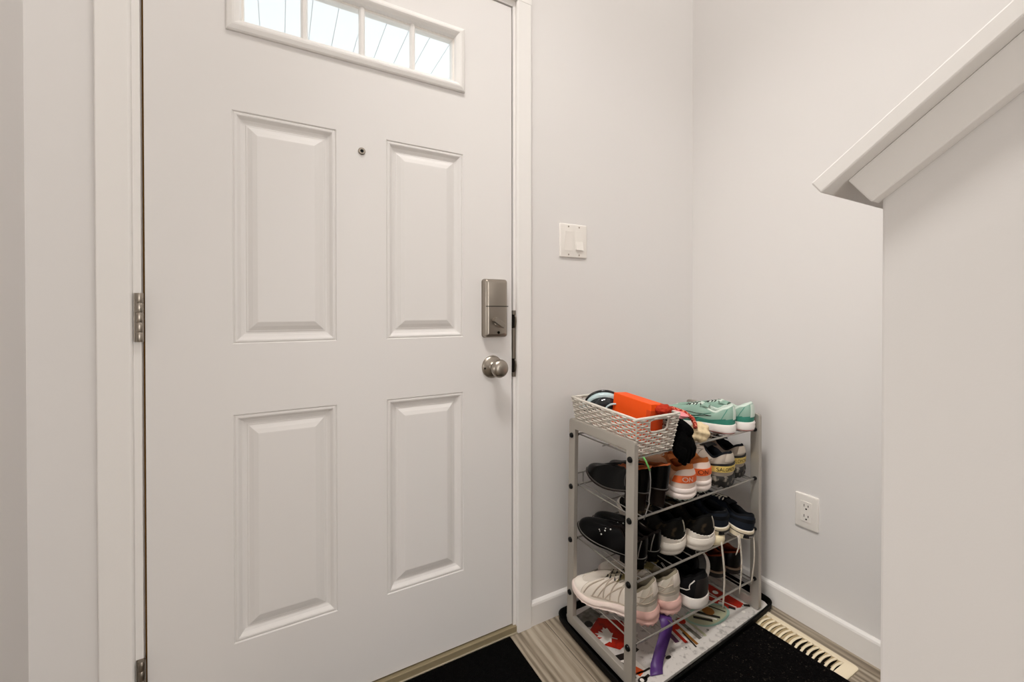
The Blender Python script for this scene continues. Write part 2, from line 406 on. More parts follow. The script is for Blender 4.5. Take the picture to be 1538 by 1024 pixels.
# ------------------------------------------------------------------ stair wall (pony wall) with its sloped cap
PX = .86; TH = .115; PY0 = -.9700; SL = math.tan(math.radians(36.6))
def topz(y): return 1.180 - SL * (y + .926) + .001          # wall top under the cap
YB = -2.3
bm = NB(); add_prism(bm, [(PY0, 0), (PY0, topz(PY0)), (YB, topz(YB)), (YB, 0)], 0, PX, PX + TH)
tag(obj('wall_stair', bm, M_WALL, bevel=.003), 'low greige stair wall rising to the right edge', 'stair wall', kind='structure')
sd = Vector((0, -math.cos(math.radians(36.6)), math.sin(math.radians(36.6)))); nd = Vector((0, sd.z, -sd.y))
def slope_board(bm, x0, x1, start, n0, n1, length, mi=0):
    """board running up the slope from start, between offsets n0..n1 along the normal"""
    vs = []
    for s in (0, length):
        for x in (x0, x1):
            for n in (n0, n1):
                p = start + sd * s + nd * n; vs.append(bm.verts.new((x, p.y, p.z)))
    for f in ((0, 1, 3, 2), (4, 6, 7, 5), (0, 4, 5, 1), (2, 3, 7, 6), (0, 2, 6, 4), (1, 5, 7, 3)): Q(bm, [vs[i] for i in f], mi)
S0 = Vector((0, -.9260, 1.1800))
bm = NB(); slope_board(bm, PX - .0395, PX + TH + .0395, S0, 0, .0185, 1.7)
tag(obj('trim_5', bm, M_TRIM, bevel=.002), 'sloped white cap on top of the stair wall', 'wall cap', kind='structure')
bm = NB()
slope_board(bm, PX - .018, PX + .0005, S0 + sd * .0225, -.0378, 0, 1.7); slope_board(bm, PX + TH - .0005, PX + TH + .018, S0 + sd * .0225, -.0378, 0, 1.7)
tag(obj('trim_6', bm, M_TRIM, bevel=.0015), 'white sloped trim board just under the stair wall cap', 'trim board', kind='structure')
M_TREAD = mat('stair_carpet', '#9a9188', 1., spec=.05)
bm = NB()
prof = [(-1.06, 0)]
for k in range(6): prof += [(-1.06 - k * .255, .19 * (k + 1)), (-1.06 - (k + 1) * .255, .19 * (k + 1))]
prof.append((prof[-1][0], 0))
add_prism(bm, prof, 0, PX + TH, RW - .013)
tag(obj('floor_stairs', bm, M_TREAD), 'carpeted stair steps behind the low stair wall', 'stairs', kind='structure')

# ------------------------------------------------------------------ switch and outlet
sw = thing('light_switch', 'white double light switch plate on the wall beside the door', 'light switch', (1.16, 0, 1.286))
bm = NB(); pill_panel(bm, 1.1015, 1.2275, 1.2185, 1.3445, .004, [(0, 0), (0, -.003), (.002, -.0055), (.005, -.0062)])
obj('wall_plate', bm, M_PLAST, sw, smooth='auto', angle=25)
for k, xc in enumerate((1.137, 1.183)):
    bm = NB(); add_box(bm, (xc - .0175, -.0068, 1.2515), (xc + .0175, -.006, 1.3205)); fr_ = obj('rocker_frame', bm, M_PLAST, sw, bevel=.0004)
    bm = NB()
    tilt = (.0095, .0062) if k == 0 else (.0062, .0115)
    add_prism(bm, [(-.006, 1.2545), (-tilt[1], 1.2545), (-.0072, 1.284), (-tilt[0], 1.3175), (-.006, 1.3175)], 0, xc - .0155, xc + .0155)
    obj('rocker', bm, M_PLAST, sw, bevel=.0006)
    for zc in (1.2375, 1.3345):
        bm = NB(); add_lathe(bm, [(.0032, .0055), (.003, .0068), (0, .007)], Matrix.Translation((xc, 0, zc)) @ Yneg, 14); obj('plate_screw', bm, M_NICKEL, sw, smooth='auto')
ol = thing('wall_outlet', 'white double electrical outlet low on the right wall', 'outlet', (RW, -.445, .3735))
Xneg = Matrix.Rotation(-PI / 2, 4, 'Y')
bm = NB(); pts_steps = [(0, 0), (0, -.003), (.002, -.0055), (.005, -.0062)]
rings = [[bm.verts.new((RW + y, py, pz)) for py, pz in rrect(-.4805 + i, .317 + i, -.4095 - i, .430 - i, max(.004 - i, .0008))] for i, y in pts_steps]
for A, B in zip(rings, rings[1:]):
    for k in range(len(A)): Q(bm, [A[k], A[(k + 1) % len(A)], B[(k + 1) % len(A)], B[k]])
Q(bm, rings[-1]); obj('wall_plate', bm, M_PLAST, ol, smooth='auto', angle=25)
bm = NB(); add_prism(bm, [(y, z) for y, z in rrect(-.4617, .340, -.4283, .407, .002)], 0, RW - .0075, RW - .006); rc = obj('receptacle', bm, M_PLAST, ol, bevel=.0005)
for zc in (.3905, .3565):
    bm = NB()
    add_box(bm, (RW - .0079, -.4395 - .0011 + .0005, zc - .001), (RW - .0074, -.4395 + .0011, zc + .0075)); add_box(bm, (RW - .0079, -.4515 - .0011, zc), (RW - .0074, -.4515 + .0011, zc + .0065))
    add_lathe(bm, [(.0027, 0), (.0027, .0005), (0, .0005)], Matrix.Translation((RW - .0074, -.4455, zc - .0075)) @ Xneg, 14)
    o = obj('outlet_slots', bm, M_DARKGAP, rc); o['label'] = 'dark plug slots'

# ------------------------------------------------------------------ mats and floor vent
def soft_mat(name, label, m, corners, h, edge=None):
    """thin mat: rounded rectangle slab with a wavy pile top; corners = centre, size, rotation"""
    (cx, cy), (sx, sy), rot = corners
    t = thing(name, label, 'door mat', (cx, cy, 0), (0, 0, rot))
    bm = NB(); nx, ny = int(sx / .008), int(sy / .008); g = []
    for j in range(ny + 1):
        row = []
        for i in range(nx + 1):
            e = min(i, nx - i, j, ny - j)
            z = h * (.55 if e == 0 else 1.) + (random.uniform(-.0012, .0012) if e > 1 else 0)
            row.append(bm.verts.new((-sx / 2 + sx * i / nx, -sy / 2 + sy * j / ny, z)))
        g.append(row)
    for j in range(ny):
        for i in range(nx): Q(bm, [g[j][i], g[j][i + 1], g[j + 1][i + 1], g[j + 1][i]])
    loop = g[0] + [r[-1] for r in g[1:]] + g[-1][-2::-1] + [r[0] for r in g[-2:0:-1]]
    low = [bm.verts.new((v.co.x, v.co.y, .0005)) for v in loop]
    for k in range(len(loop)): Q(bm, [loop[k], low[k], low[(k + 1) % len(loop)], loop[(k + 1) % len(loop)]])
    Q(bm, low)
    o = obj('pile', bm, m, t, local=True, smooth=True)
    return t
soft_mat('door_mat', 'plain black mat lying against the sill of the entry door', M_MAT1, ((.52, -.265), (.755, .495), 0.0), .006)
soft_mat('door_mat', 'coarse black mat in front of the shoe rack beside the floor vent', M_MAT2, ((1.2514, -.6812), (.80, .60), math.radians(2.5)), .009)

vt = thing('floor_vent', 'cream metal floor vent between the black mat and the right wall', 'floor vent', (1.665, -.48, 0))
VX0, VX1, VY0, VY1 = 1.602, 1.729, -.6165, -.330
bm = NB()
IX0, IX1, IY0, IY1 = 1.632, 1.7065, -.585, -.362
outer = rrect(VX0, VY0, VX1, VY1, .012); n = len(outer)
inner = rrect(IX0, IY0, IX1, IY1, .004)
ro = [bm.verts.new((x, y, .0004)) for x, y in outer]; r1 = [bm.verts.new((x, y, .003)) for x, y in outer]
cx_, cy_ = (VX0 + VX1) / 2, (VY0 + VY1) / 2
r2 = [bm.verts.new((cx_ + (x - cx_) * .96, cy_ + (y - cy_) * .983, .0052)) for x, y in outer]
r3 = [bm.verts.new((x, y, .0048)) for x, y in inner]; r4 = [bm.verts.new((x, y, .0004)) for x, y in inner]
for A, B in ((ro, r1), (r1, r2), (r2, r3), (r3, r4)):
    for k in range(n): Q(bm, [A[k], A[(k + 1) % n], B[(k + 1) % n], B[k]])
obj('flange', bm, M_CREAM, vt, smooth='auto')
bm = NB(); add_box(bm, (IX0 - .004, IY0 - .004, .0002), (IX1 + .004, IY1 + .004, .0007)); o = obj('duct_opening', bm, M_DARKGAP, vt); o['label'] = 'dark duct opening'
NS = 15
for k in range(NS):
    y = IY0 + (k + .0) * (IY1 - IY0) / (NS - 1)
    bm = NB(); pts = []
    for i in range(9):
        u = i / 8; pts.append((lerp(IX0 - .001, IX1 + .001, u), y + .004 * math.sin(u * PI) + .002, .0038 + .0026 * math.sin(u * PI)))
    add_tube(bm, pts, .0036, 8, flat=.6); obj('louver', bm, M_CREAM, vt, smooth=True)
    if k < NS - 1:
        yy = y + .0055; full = k >= 7
        bm = NB(); z0 = .0014
        add_box(bm, (IX0 + (.0 if full else .030), yy, z0), (IX1, yy + (.0135 if full else .0085), z0 + .0008)); obj('damper', bm, M_CREAMD, vt)

# ------------------------------------------------------------------ boot tray and its printed liner
TZ = .0255
tray_out = [(1.062, -.345), (1.075, -.388), (1.105, -.4095), (1.735, -.362), (1.768, -.347), (1.776, -.315), (1.776, -.055), (1.762, -.03), (1.735, -.02), (1.115, -.016), (1.082, -.022), (1.066, -.05)]
def smooth_loop(P, it=2):
    for _ in range(it):
        R = []
        for i in range(len(P)):
            a, b = P[i], P[(i + 1) % len(P)]
            R += [(a[0] * .75 + b[0] * .25, a[1] * .75 + b[1] * .25), (a[0] * .25 + b[0] * .75, a[1] * .25 + b[1] * .75)]
        P = R
    return P
TL = smooth_loop(tray_out)
tcx = sum(p[0] for p in TL) / len(TL); tcy = sum(p[1] for p in TL) / len(TL)
def tinset(d): return [(x - d * (1 if x > tcx else -1) * min(1, abs(x - tcx) / .2), y - d * (1 if y > tcy else -1) * min(1, abs(y - tcy) / .1)) for x, y in TL]
bm = NB(); rings = []
for d, z in ((.006, .0004), (.001, .010), (0, TZ), (.003, TZ + .0015), (.006, TZ), (.010, .012), (.013, .0095)):
    rings.append([bm.verts.new((x, y, z)) for x, y in tinset(d)])
for A, B in zip(rings, rings[1:]):
    for k in range(len(A)): Q(bm, [A[k], A[(k + 1) % len(A)], B[(k + 1) % len(A)], B[k]])
Q(bm, rings[0]); Q(bm, rings[-1])
tag(obj('boot_tray', bm, M_RUBBER, smooth='auto', angle=50), 'black rubber boot tray under the silver shoe rack', 'boot tray')

LZ = .0215
M_L0 = mat('liner_print', '#cfcac5', .5, vary=(60, '#9a9590', .55, .72))
M_LRED = mat('liner_red', '#b3230d', .45, vary=(60, '#7e1408', .45, .7)); M_LOR = mat('liner_orange', '#e8622e', .45); M_LBLK = mat('liner_black', '#1b1714', .45)
M_LWHT = mat('liner_white', '#e6e1da', .45); M_LGRN = mat('liner_sage', '#a9a98d', .45); M_LBRN = mat('liner_brown', '#8a5a24', .45); M_LTEAL = mat('liner_teal', '#8fae9f', .45)
M_LGRY = mat('liner_grey', '#7c7a73', .45, vary=(50, '#4e4a42', .4, .65)); M_LPUR = mat('liner_plum', '#5b3652', .45)
bm = NB()
def poly(pts, mi, dz):
    Q(bm, [bm.verts.new((x, y, LZ + dz)) for x, y in pts], mi)
def strip(pts, w, mi, dz, closed=False):
    P = [Vector((x, y, 0)) for x, y in pts]; L_, R2 = [], []
    K = len(P)
    for i in range(K):
        a = P[(i - 1) % K] if (closed or i) else P[i]; c = P[(i + 1) % K] if (closed or i < K - 1) else P[i]
        t = (c - a).normalized(); nn = Vector((-t.y, t.x, 0)) * w / 2
        L_.append(P[i] + nn); R2.append(P[i] - nn)
    for i in range(K if closed else K - 1):
        j = (i + 1) % K
        poly([(L_[i].x, L_[i].y), (L_[j].x, L_[j].y), (R2[j].x, R2[j].y), (R2[i].x, R2[i].y)], mi, dz)
def dot(x, y, r, mi, dz, n=10, e=1.): poly([(x + r * math.cos(2 * PI * k / n), y + r * e * math.sin(2 * PI * k / n)) for k in range(n)], mi, dz)
base_poly = [(1.099, -.389), (1.145, -.3865), (1.70, -.352), (1.735, -.349), (1.742, -.335), (1.742, -.06), (1.728, -.05), (1.10, -.045), (1.094, -.06)]
A = [bm.verts.new((x, y, LZ)) for x, y in base_poly]; B = [bm.verts.new((x, y, LZ - .008)) for x, y in base_poly]
Q(bm, A, 0); Q(bm, B, 0)
for k in range(len(A)): Q(bm, [A[k], A[(k + 1) % len(A)], B[(k + 1) % len(A)], B[k]], 0)
D1, D2, D3 = .0004, .0008, .0012
poly([(1.112, -.145), (1.18, -.11), (1.24, -.16), (1.215, -.235), (1.15, -.245), (1.118, -.205)], 1, D1)         # red leaf patch
half_leaf = [(0, 1.), (.14, .66), (.34, .74), (.28, .30), (.58, .55), (.64, .40), (.95, .42), (.82, .18), (1., .06), (.52, -.34), (.56, -.52), (.06, -.46), (.05, -.95)]
ml = half_leaf + [(-x, y) for x, y in half_leaf[::-1]]
leaf = [(1.150 + .036 * (x * .75 - y * .66), -.185 + .036 * (x * .66 + y * .75)) for x, y in ml]
poly(leaf, 4, D2)
poly([(1.10, -.07), (1.19, -.06), (1.20, -.105), (1.13, -.13), (1.10, -.12)], 8, D1); dot(1.135, -.118, .014, 3, D2)
poly([(1.105, -.30), (1.165, -.285), (1.165, -.335), (1.112, -.345)], 4, D1); poly([(1.118, -.300), (1.140, -.292), (1.158, -.335), (1.134, -.342)], 2, D2)
strip([(1.11, -.262), (1.15, -.27), (1.20, -.262)], .022, 3, D1); strip([(1.11, -.275), (1.16, -.287)], .006, 4, D2)
poly([(1.57, -.16), (1.655, -.15), (1.668, -.305), (1.640, -.312), (1.588, -.290)], 1, D1)                           # red canoes
strip([(1.585, -.17), (1.628, -.305)], .005, 4, D2); strip([(1.66, -.31), (1.676, -.322)], .012, 3, D2); strip([(1.606, -.290), (1.618, -.308)], .012, 3, D2)
dot(1.60, -.265, .008, 4, D2); dot(1.635, -.22, .010, 4, D2)
loop = [(1.425, -.262), (1.445, -.300), (1.475, -.318), (1.52, -.322), (1.565, -.316), (1.592, -.300), (1.598, -.278), (1.58, -.258), (1.54, -.245), (1.49, -.24), (1.45, -.243)]
loop = smooth_loop(loop, 2)
poly(loop, 5, D1); strip(loop, .008, 7, D3, True)
dot(1.528, -.268, .020, 6, D3, 14); strip([(1.46, -.262), (1.50, -.305)], .012, 3, D2); strip([(1.49, -.252), (1.535, -.308)], .011, 3, D2); strip([(1.55, -.25), (1.575, -.30)], .006, 3, D2); strip([(1.475, -.255), (1.518, -.308)], .006, 4, D3)
for (a, b, w_, mi) in (((1.36, -.24), (1.348, -.325), .012, 1), ((1.385, -.235), (1.372, -.345), .010, 6), ((1.405, -.24), (1.40, -.335), .014, 8), ((1.43, -.24), (1.425, -.33), .010, 5), ((1.335, -.255), (1.325, -.31), .016, 9), ((1.372, -.29), (1.36, -.350), .006, 3)):
    strip([a, b], w_, mi, D1)
for px_, py_ in ((1.372, -.262), (1.41, -.255)): dot(px_, py_, .014, 1, D2)
for _ in range(70):                                  # pebbles of the print
    x_, y_ = random.uniform(1.16, 1.70), random.uniform(-.345, -.09)
    dot(x_, y_ if y_ > -.385 + (x_ - 1.1) * .06 + .015 else y_ + .03, random.uniform(.003, .008), random.choice((4, 4, 8, 5, 0)), D1 * .5, 8, .8)
strip([(1.112, -.262), (1.125, -.295), (1.127, -.325), (1.118, -.34)], .006, 3, D2); strip([(1.127, -.33), (1.16, -.335), (1.18, -.335)], .006, 3, D2)
dot(1.132, -.353, .016, 3, D2, 12, .6); dot(1.129, -.353, .006, 4, D3, 10); strip([(1.14, -.352), (1.16, -.350)], .008, 3, D2)
dot(1.255, -.335, .011, 3, D2, 10, .5)
tag(obj('printed_liner', bm, [M_L0, M_LRED, M_LOR, M_LBLK, M_LWHT, M_LGRN, M_LBRN, M_LTEAL, M_LGRY, M_LPUR]), 'grey printed sheet lying in the black boot tray', 'tray liner')

# ------------------------------------------------------------------ shoe rack
RX0, RX1, RYF, RYB, RZB, RZT = 1.0805, 1.692, -.3625, -.072, .0230, .6905
LEAN = .010
def lean(x, z): return x + (LEAN * (z - RZB) / (RZT - RZB)) * max(0., (RX1 - x) / (RX1 - RX0))
def ry(x, y): return y + .010 * (x - RX0) / (RX1 - RX0)
rack = thing('shoe_rack', 'silver metal shoe rack with four wire shelves in the corner', 'shoe rack', (1.386, -.21, RZB))
def side_frame(x0):
    bm = NB(); tw, wd = .0155, .031
    def r(y0, z0, y1, z1, rb, rt):
        return rrect(y0, z0, y1, z1, rb, 4)
    o_ = r(RYF, RZB, RYB, RZT, .010, .010); i_ = r(RYF + wd, RZB + wd, RYB - wd, RZT - wd, .003, .003)
    V = [[bm.verts.new((lean(x, z), ry(x, y), z)) for y, z in L_] for x in (x0, x0 + tw) for L_ in (o_, i_)]
    n = len(o_)
    for k in range(n):
        j = (k + 1) % n
        Q(bm, [V[0][k], V[0][j], V[1][j], V[1][k]]); Q(bm, [V[2][k], V[3][k], V[3][j], V[2][j]])
        Q(bm, [V[0][k], V[2][k], V[2][j], V[0][j]]); Q(bm, [V[1][k], V[1][j], V[3][j], V[3][k]])
    return obj('side_frame', bm, M_RACK, rack, bevel=.0018)
side_frame(RX0); side_frame(RX1 - .0155)
SHZ = [.638, .4705, .2975, .1265]
YF, YR = -.349, -.088
XA, XB = RX0 + .0155, RX1 - .0155
for si, z in enumerate(SHZ):
    bm = NB()
    def P(x, y, zz): return (lean(x, zz), ry(x, y), zz)
    add_tube(bm, [P(XA, YF, z), P(XB, YF, z)], .0032, 8)                      # front rail
    add_tube(bm, [P(XA, YR, z), P(XB, YR, z)], .0030, 8)                      # rear rail
    add_tube(bm, [P(XA, YR - .002, z + .040), P(XB, YR - .002, z + .040)], .0026, 8)   # raised back rail
    xa, xb = XA + .012, XB - .012
    add_tube(bm, [P(xa, YF, z), P(xa, YR, z)], .0022, 6); add_tube(bm, [P(xb, YF, z), P(xb, YR, z)], .0022, 6)
    for k in range(13):
        x = lerp(xa + .02, xb - .02, k / 12)
        add_tube(bm, [P(x, YF - .002, z + .002), P(x, YF + .02, z + .001), P(x, YR - .012, z + .001), P(x, YR - .002, z + .008), P(x, YR - .002, z + .040)], .0015, 6)
    add_tube(bm, [P(XA, (YF + YR) / 2, z - .002), P(XB, (YF + YR) / 2, z - .002)], .0018, 6)
    obj('wire_shelf', bm, M_WIRE, rack, smooth='auto')
    for x, sgn in ((RX0, 1), (RX1, -1)):
        for y in (RYF + .0155, RYB - .0155):
            zz = z + (0.0 if si else -.001)
            bm = NB(); Rm = Matrix.Translation((lean(x, zz), ry(x, y), zz)) @ Matrix.Rotation(-sgn * PI / 2, 4, 'Y')
            add_lathe(bm, [(.0085, -.001), (.0085, .0025), (.0072, .005), (.004, .0062), (0, .0065)], Rm, 18)
            o = obj('bolt_cap', bm, M_BLACK, rack, smooth='auto'); o['label'] = 'round black bolt cap'
            if sgn:
                bm = NB(); xi = x + sgn * .0155
                Rm = Matrix.Translation((lean(xi, zz), ry(xi, YF if y < -.2 else YR), zz)) @ Matrix.Rotation(sgn * PI / 2, 4, 'Y')
                add_lathe(bm, [(.0062, 0), (.0062, .008), (.0045, .011), (0, .011)], Rm, 14)
                o = obj('wire_socket', bm, M_BLACK, rack, smooth='auto'); o['label'] = 'black end socket'

# ------------------------------------------------------------------ shoes
class Shoe:
    """outline and surface functions of one shoe, heel at the origin, toe towards +y"""
    def __init__(s, **k):
        d = dict(L=.27, W=.092, foot=1, tip=2.1, toe_len=.30, bend=.010, hh=0., spring=.014, th_h=.028, th_t=.02, lug=0.,
                 ti0=.03, ti1=.64, wa=.030, wt=.013, heel_w=.84, waist=.80,
                 zin=[(0, .082), (.25, .062), (.45, .074), (.62, .092), (.8, .083), (1, .062)], toe_kz=.86, bulge=.004, heel_in=.0)
        d.update(k); s.__dict__.update(d)
    def half(s, t):
        m = interp([(0, s.heel_w), (.2, s.heel_w + .02), (.42, s.waist), (.68, 1.), (.8, .99), (1, .95)], t)
        he = math.sqrt(max(0, 1 - (1 - min(t / .13, 1)) ** 2))
        te = max(0, 1 - (1 - min((1 - t) / s.toe_len, 1)) ** s.tip) ** (1 / s.tip)
        return s.W / 2 * m * he * te
    def cl(s, t): return s.foot * s.bend * (-1.2 * sm((t - .25) / .45) + 1.2 * sm((t - .55) / .45) * .7) - s.foot * .0
    def tof(s, a): return (1 - math.cos(2 * PI * a)) / 2
    def side(s, a): return 1 if (a % 1.) < .5 else -1
    def xy(s, a):
        a %= 1.; t = s.tof(a); return Vector((s.cl(t) + s.side(a) * s.half(t), t * s.L, 0))
    def outline(s, a, off=0.):
        p = s.xy(a)
        if off:
            d = s.xy(a + .004) - s.xy(a - .004); n = Vector((d.y, -d.x, 0))
            if n.length > 1e-9: p = p + n.normalized() * off
        return p
    def base(s, t): return s.hh * (1 - sm(t / .62))
    def zb(s, t): return s.base(t) + s.spring * max(0, (t - .68) / .32) ** 2
    def zt(s, t): return s.zb(t) + lerp(s.th_h, s.th_t, sm(t * 1.3))
    def winner(s, u):
        bell = 1 - sm((u - .36) / .26)
        end = math.sqrt(max(0, 1 - (1 - min(u / .22, 1)) ** 2)) * math.sqrt(max(0, 1 - (1 - min((1 - u) / .07, 1)) ** 2))
        return (s.wt + (s.wa - s.wt) * bell) * end
    def inner(s, a):
        u = s.tof(a); t = s.ti0 + (s.ti1 - s.ti0) * u
        return Vector((s.cl(t) + s.side(a % 1.) * s.winner(u), t * s.L, interp(s.zin, u)))
    def S(s, a, v):
        t = s.tof(a); o = s.outline(a, -.0025); o.z = s.zt(t) - .002
        i = s.inner(a)
        k = interp([(0, -.02), (.2, -.02), (.45, .02), (.8, .10), (1, .10)], t); kz = interp([(0, .55), (.4, .62), (.7, .78), (1, s.toe_kz)], t)
        c = o + (i - o) * k; c.z = o.z + (i.z - o.z) * kz
        d = s.outline(a, s.bulge) - s.outline(a, 0.); c += Vector((d.x, d.y, 0))
        return o * (1 - v) ** 2 + c * 2 * v * (1 - v) + i * v * v
    def Nn(s, a, v):
        du = s.S(a + .003, v) - s.S(a - .003, v); dv = s.S(a, min(v + .02, 1)) - s.S(a, max(v - .02, 0))
        n = du.cross(dv)
        return n.normalized() if n.length > 1e-12 else Vector((0, 0, 1))
    def a_of(s, t, left=True):
        a = math.acos(1 - 2 * max(0, min(1, t))) / (2 * PI); return 1 - a if left else a

N_A, N_V = 64, 12
def shoe_upper(s, bm, mi_fn=None):
    g = [[bm.verts.new(s.S(i / N_A, j / N_V)) for i in range(N_A)] for j in range(N_V + 1)]
    for j in range(N_V):
        for i in range(N_A):
            mi = mi_fn((i + .5) / N_A, (j + .5) / N_V) if mi_fn else 0
            Q(bm, [g[j][i], g[j][(i + 1) % N_A], g[j + 1][(i + 1) % N_A], g[j + 1][i]], mi)
    return g
def shoe_lining(s, bm, zfloor, pad=.004):
    """padded collar roll, inner walls and footbed"""
    rings = []
    for off, dz in ((0, 0), (.0015, pad * .7), (.004, pad), (.0065, pad * .4), (.008, -.004), (.008, -.012)):
        R = []
        for i in range(N_A):
            a = i / N_A; p = s.inner(a); t = s.tof(a); u = t; w = s.winner(u); c = s.cl(s.ti0 + (s.ti1 - s.ti0) * u)
            f = 1 if w < 1e-6 else max(.15, 1 - off / w); y0 = s.ti0 * s.L; y1 = s.ti1 * s.L; ym = (y0 + y1) / 2
            yy = ym + (p.y - ym) * (1 - off / (ym - y0))
            R.append(bm.verts.new((c + (p.x - c) * f, yy, p.z + dz)))
        rings.append(R)
    R = []
    for i in range(N_A):
        a = i / N_A; t = s.tof(a); tt = .05 + .62 * t; hw = s.half(tt) * .78 if t < .97 else s.half(tt) * .5
        R.append(bm.verts.new((s.cl(tt) + s.side(a) * hw * math.sin(PI * min(1, max(0, t * .999 + .0005))) ** .35, tt * s.L, zfloor + s.base(tt) * .9)))
    rings.append(R)
    for A, B in zip(rings, rings[1:]):
        for i in range(N_A): Q(bm, [A[i], A[(i + 1) % N_A], B[(i + 1) % N_A], B[i]])
    for i in range(N_A // 2): Q(bm, [R[i], R[i + 1], R[(N_A - i - 1) % N_A], R[(N_A - i) % N_A]])
def shoe_sole(s, bm, prof, mi_fn=None):
    """prof: list of (outward offset, fraction of the sole height, material index of the band that starts here)"""
    rings = []
    for q, (off, f, mi) in enumerate(prof):
        R = []
        for i in range(N_A):
            a = i / N_A; t = s.tof(a); p = s.outline(a, off); z0, z1 = s.zb(t), s.zt(t)
            z = lerp(z0, z1, f)
            if s.lug and f < .12 and i % 2: z += s.lug
            R.append(bm.verts.new((p.x, p.y, z)))
        rings.append(R)
    for q, (A, B) in enumerate(zip(rings, rings[1:])):
        for i in range(N_A): Q(bm, [A[i], A[(i + 1) % N_A], B[(i + 1) % N_A], B[i]], mi_fn(s.tof((i + .5) / N_A), prof[q][1]) if mi_fn else prof[q][2])
    for R, mi in ((rings[0], prof[0][2]), (rings[-1], prof[-1][2])):
        for i in range(N_A // 2): Q(bm, [R[i], R[i + 1], R[(N_A - i - 1) % N_A], R[(N_A - i) % N_A]], mi)
def shoe_patch(s, bm, a0, a1, v0, v1, mi=0, eps=.0012, na=14, nv=4):
    g = []
    for j in range(nv + 1):
        row = []
        for i in range(na + 1):
            a, v = lerp(a0, a1, i / na), lerp(v0, v1, j / nv); row.append((s.S(a, v), s.Nn(a, v)))
        g.append(row)
    top = [[bm.verts.new(p + n * eps) for p, n in r] for r in g]; bot = [[bm.verts.new(p - n * .001) for p, n in r] for r in g]
    for j in range(nv):
        for i in range(na): Q(bm, [top[j][i], top[j][i + 1], top[j + 1][i + 1], top[j + 1][i]], mi)
    edge_t = top[0] + [r[-1] for r in top[1:]] + top[-1][-2::-1] + [r[0] for r in top[-2:0:-1]]
    edge_b = bot[0] + [r[-1] for r in bot[1:]] + bot[-1][-2::-1] + [r[0] for r in bot[-2:0:-1]]
    for k in range(len(edge_t)): Q(bm, [edge_t[k], edge_b[k], edge_b[(k + 1) % len(edge_t)], edge_t[(k + 1) % len(edge_t)]], mi)
def shoe_line(s, bm, pts, r, left=True, mi=0, n=6, eps=.0003, closed=False):
    """raised line on the upper through (t, v) points"""
    P = []
    K = len(pts)
    for i in range(K if closed else K - 1):
        (t0, v0), (t1, v1) = pts[i], pts[(i + 1) % K]
        m = max(1, int(abs(t1 - t0) * s.L / .006 + abs(v1 - v0) * 8))
        for q in range(m):
            a = s.a_of(lerp(t0, t1, q / m), left); v = lerp(v0, v1, q / m); P.append(s.S(a, v) + s.Nn(a, v) * eps)
    if not closed:
        a = s.a_of(pts[-1][0], left); P.append(s.S(a, pts[-1][1]) + s.Nn(a, pts[-1][1]) * eps)
    add_tube(bm, P, r, n, mi, closed=closed)
def shoe_tongue(s, bm, rise=.016, back=.006, u0=1.02, u1=.50, w=1.15, drop=.004):
    rows = []
    K = 14
    for i in range(K + 1):
        q = i / K; u = lerp(u0, u1, q); uu = min(1, u); t = s.ti0 + (s.ti1 - s.ti0) * u
        z = interp(s.zin, uu) - drop + (rise * sm((q - .62) / .38)); hw = s.wt * w * (1 + .55 * q)
        y = t * s.L - back * sm((q - .6) / .4)
        rows.append([(s.cl(t) + hw * x, y, z - .006 * x * x * (1 - .3 * q)) for x in (-1, -.6, 0, .6, 1)])
    top = [[bm.verts.new(p) for p in r] for r in rows]; bot = [[bm.verts.new((p[0], p[1] + .001, p[2] - .004)) for p in r] for r in rows]
    for T, f in ((top, 1), (bot, -1)):
        for i in range(K):
            for j in range(4): Q(bm, [T[i][j], T[i][j + 1], T[i + 1][j + 1], T[i + 1][j]])
    et = top[0] + [r[-1] for r in top[1:]] + top[-1][-2::-1] + [r[0] for r in top[-2:0:-1]]
    eb = bot[0] + [r[-1] for r in bot[1:]] + bot[-1][-2::-1] + [r[0] for r in bot[-2:0:-1]]
    for k in range(len(et)): Q(bm, [et[k], eb[k], eb[(k + 1) % len(et)], et[(k + 1) % len(et)]])
def shoe_laces(s, bm, us=(.94, .87, .80, .73, .66), r=.0019, over=.007, bow=True, cross=True, lift=.003):
    for q, u in enumerate(us):
        t = s.ti0 + (s.ti1 - s.ti0) * u; z = interp(s.zin, u); c = s.cl(t); hw = s.wt + over; dy = .008 if cross else 0
        for sg in ((1, -1) if cross else (1,)):
            add_tube(bm, [(c - sg * hw, t * s.L + dy, z - .004), (c - sg * hw * .75, t * s.L + dy * .7, z + lift * .6), (c, t * s.L, z + lift + .001 * sg), (c + sg * hw * .75, t * s.L - dy * .7, z + lift * .6), (c + sg * hw, t * s.L - dy, z - .004)], r, 6)
    if bow:
        u = us[-1] - .03; t = s.ti0 + (s.ti1 - s.ti0) * u; z = interp(s.zin, u) + lift + .002; c = s.cl(t); y = t * s.L
        for sg in (-1, 1):
            add_tube(bm, [(c, y, z), (c + sg * .016, y - .008, z + .008), (c + sg * .034, y - .002, z - .002), (c + sg * .030, y + .010, z - .008), (c + sg * .012, y + .006, z + .001), (c, y, z)], r, 6)
            add_tube(bm, [(c, y, z), (c + sg * .012, y + .014, z + .002), (c + sg * .026, y + .026, z - .014)], r, 6)
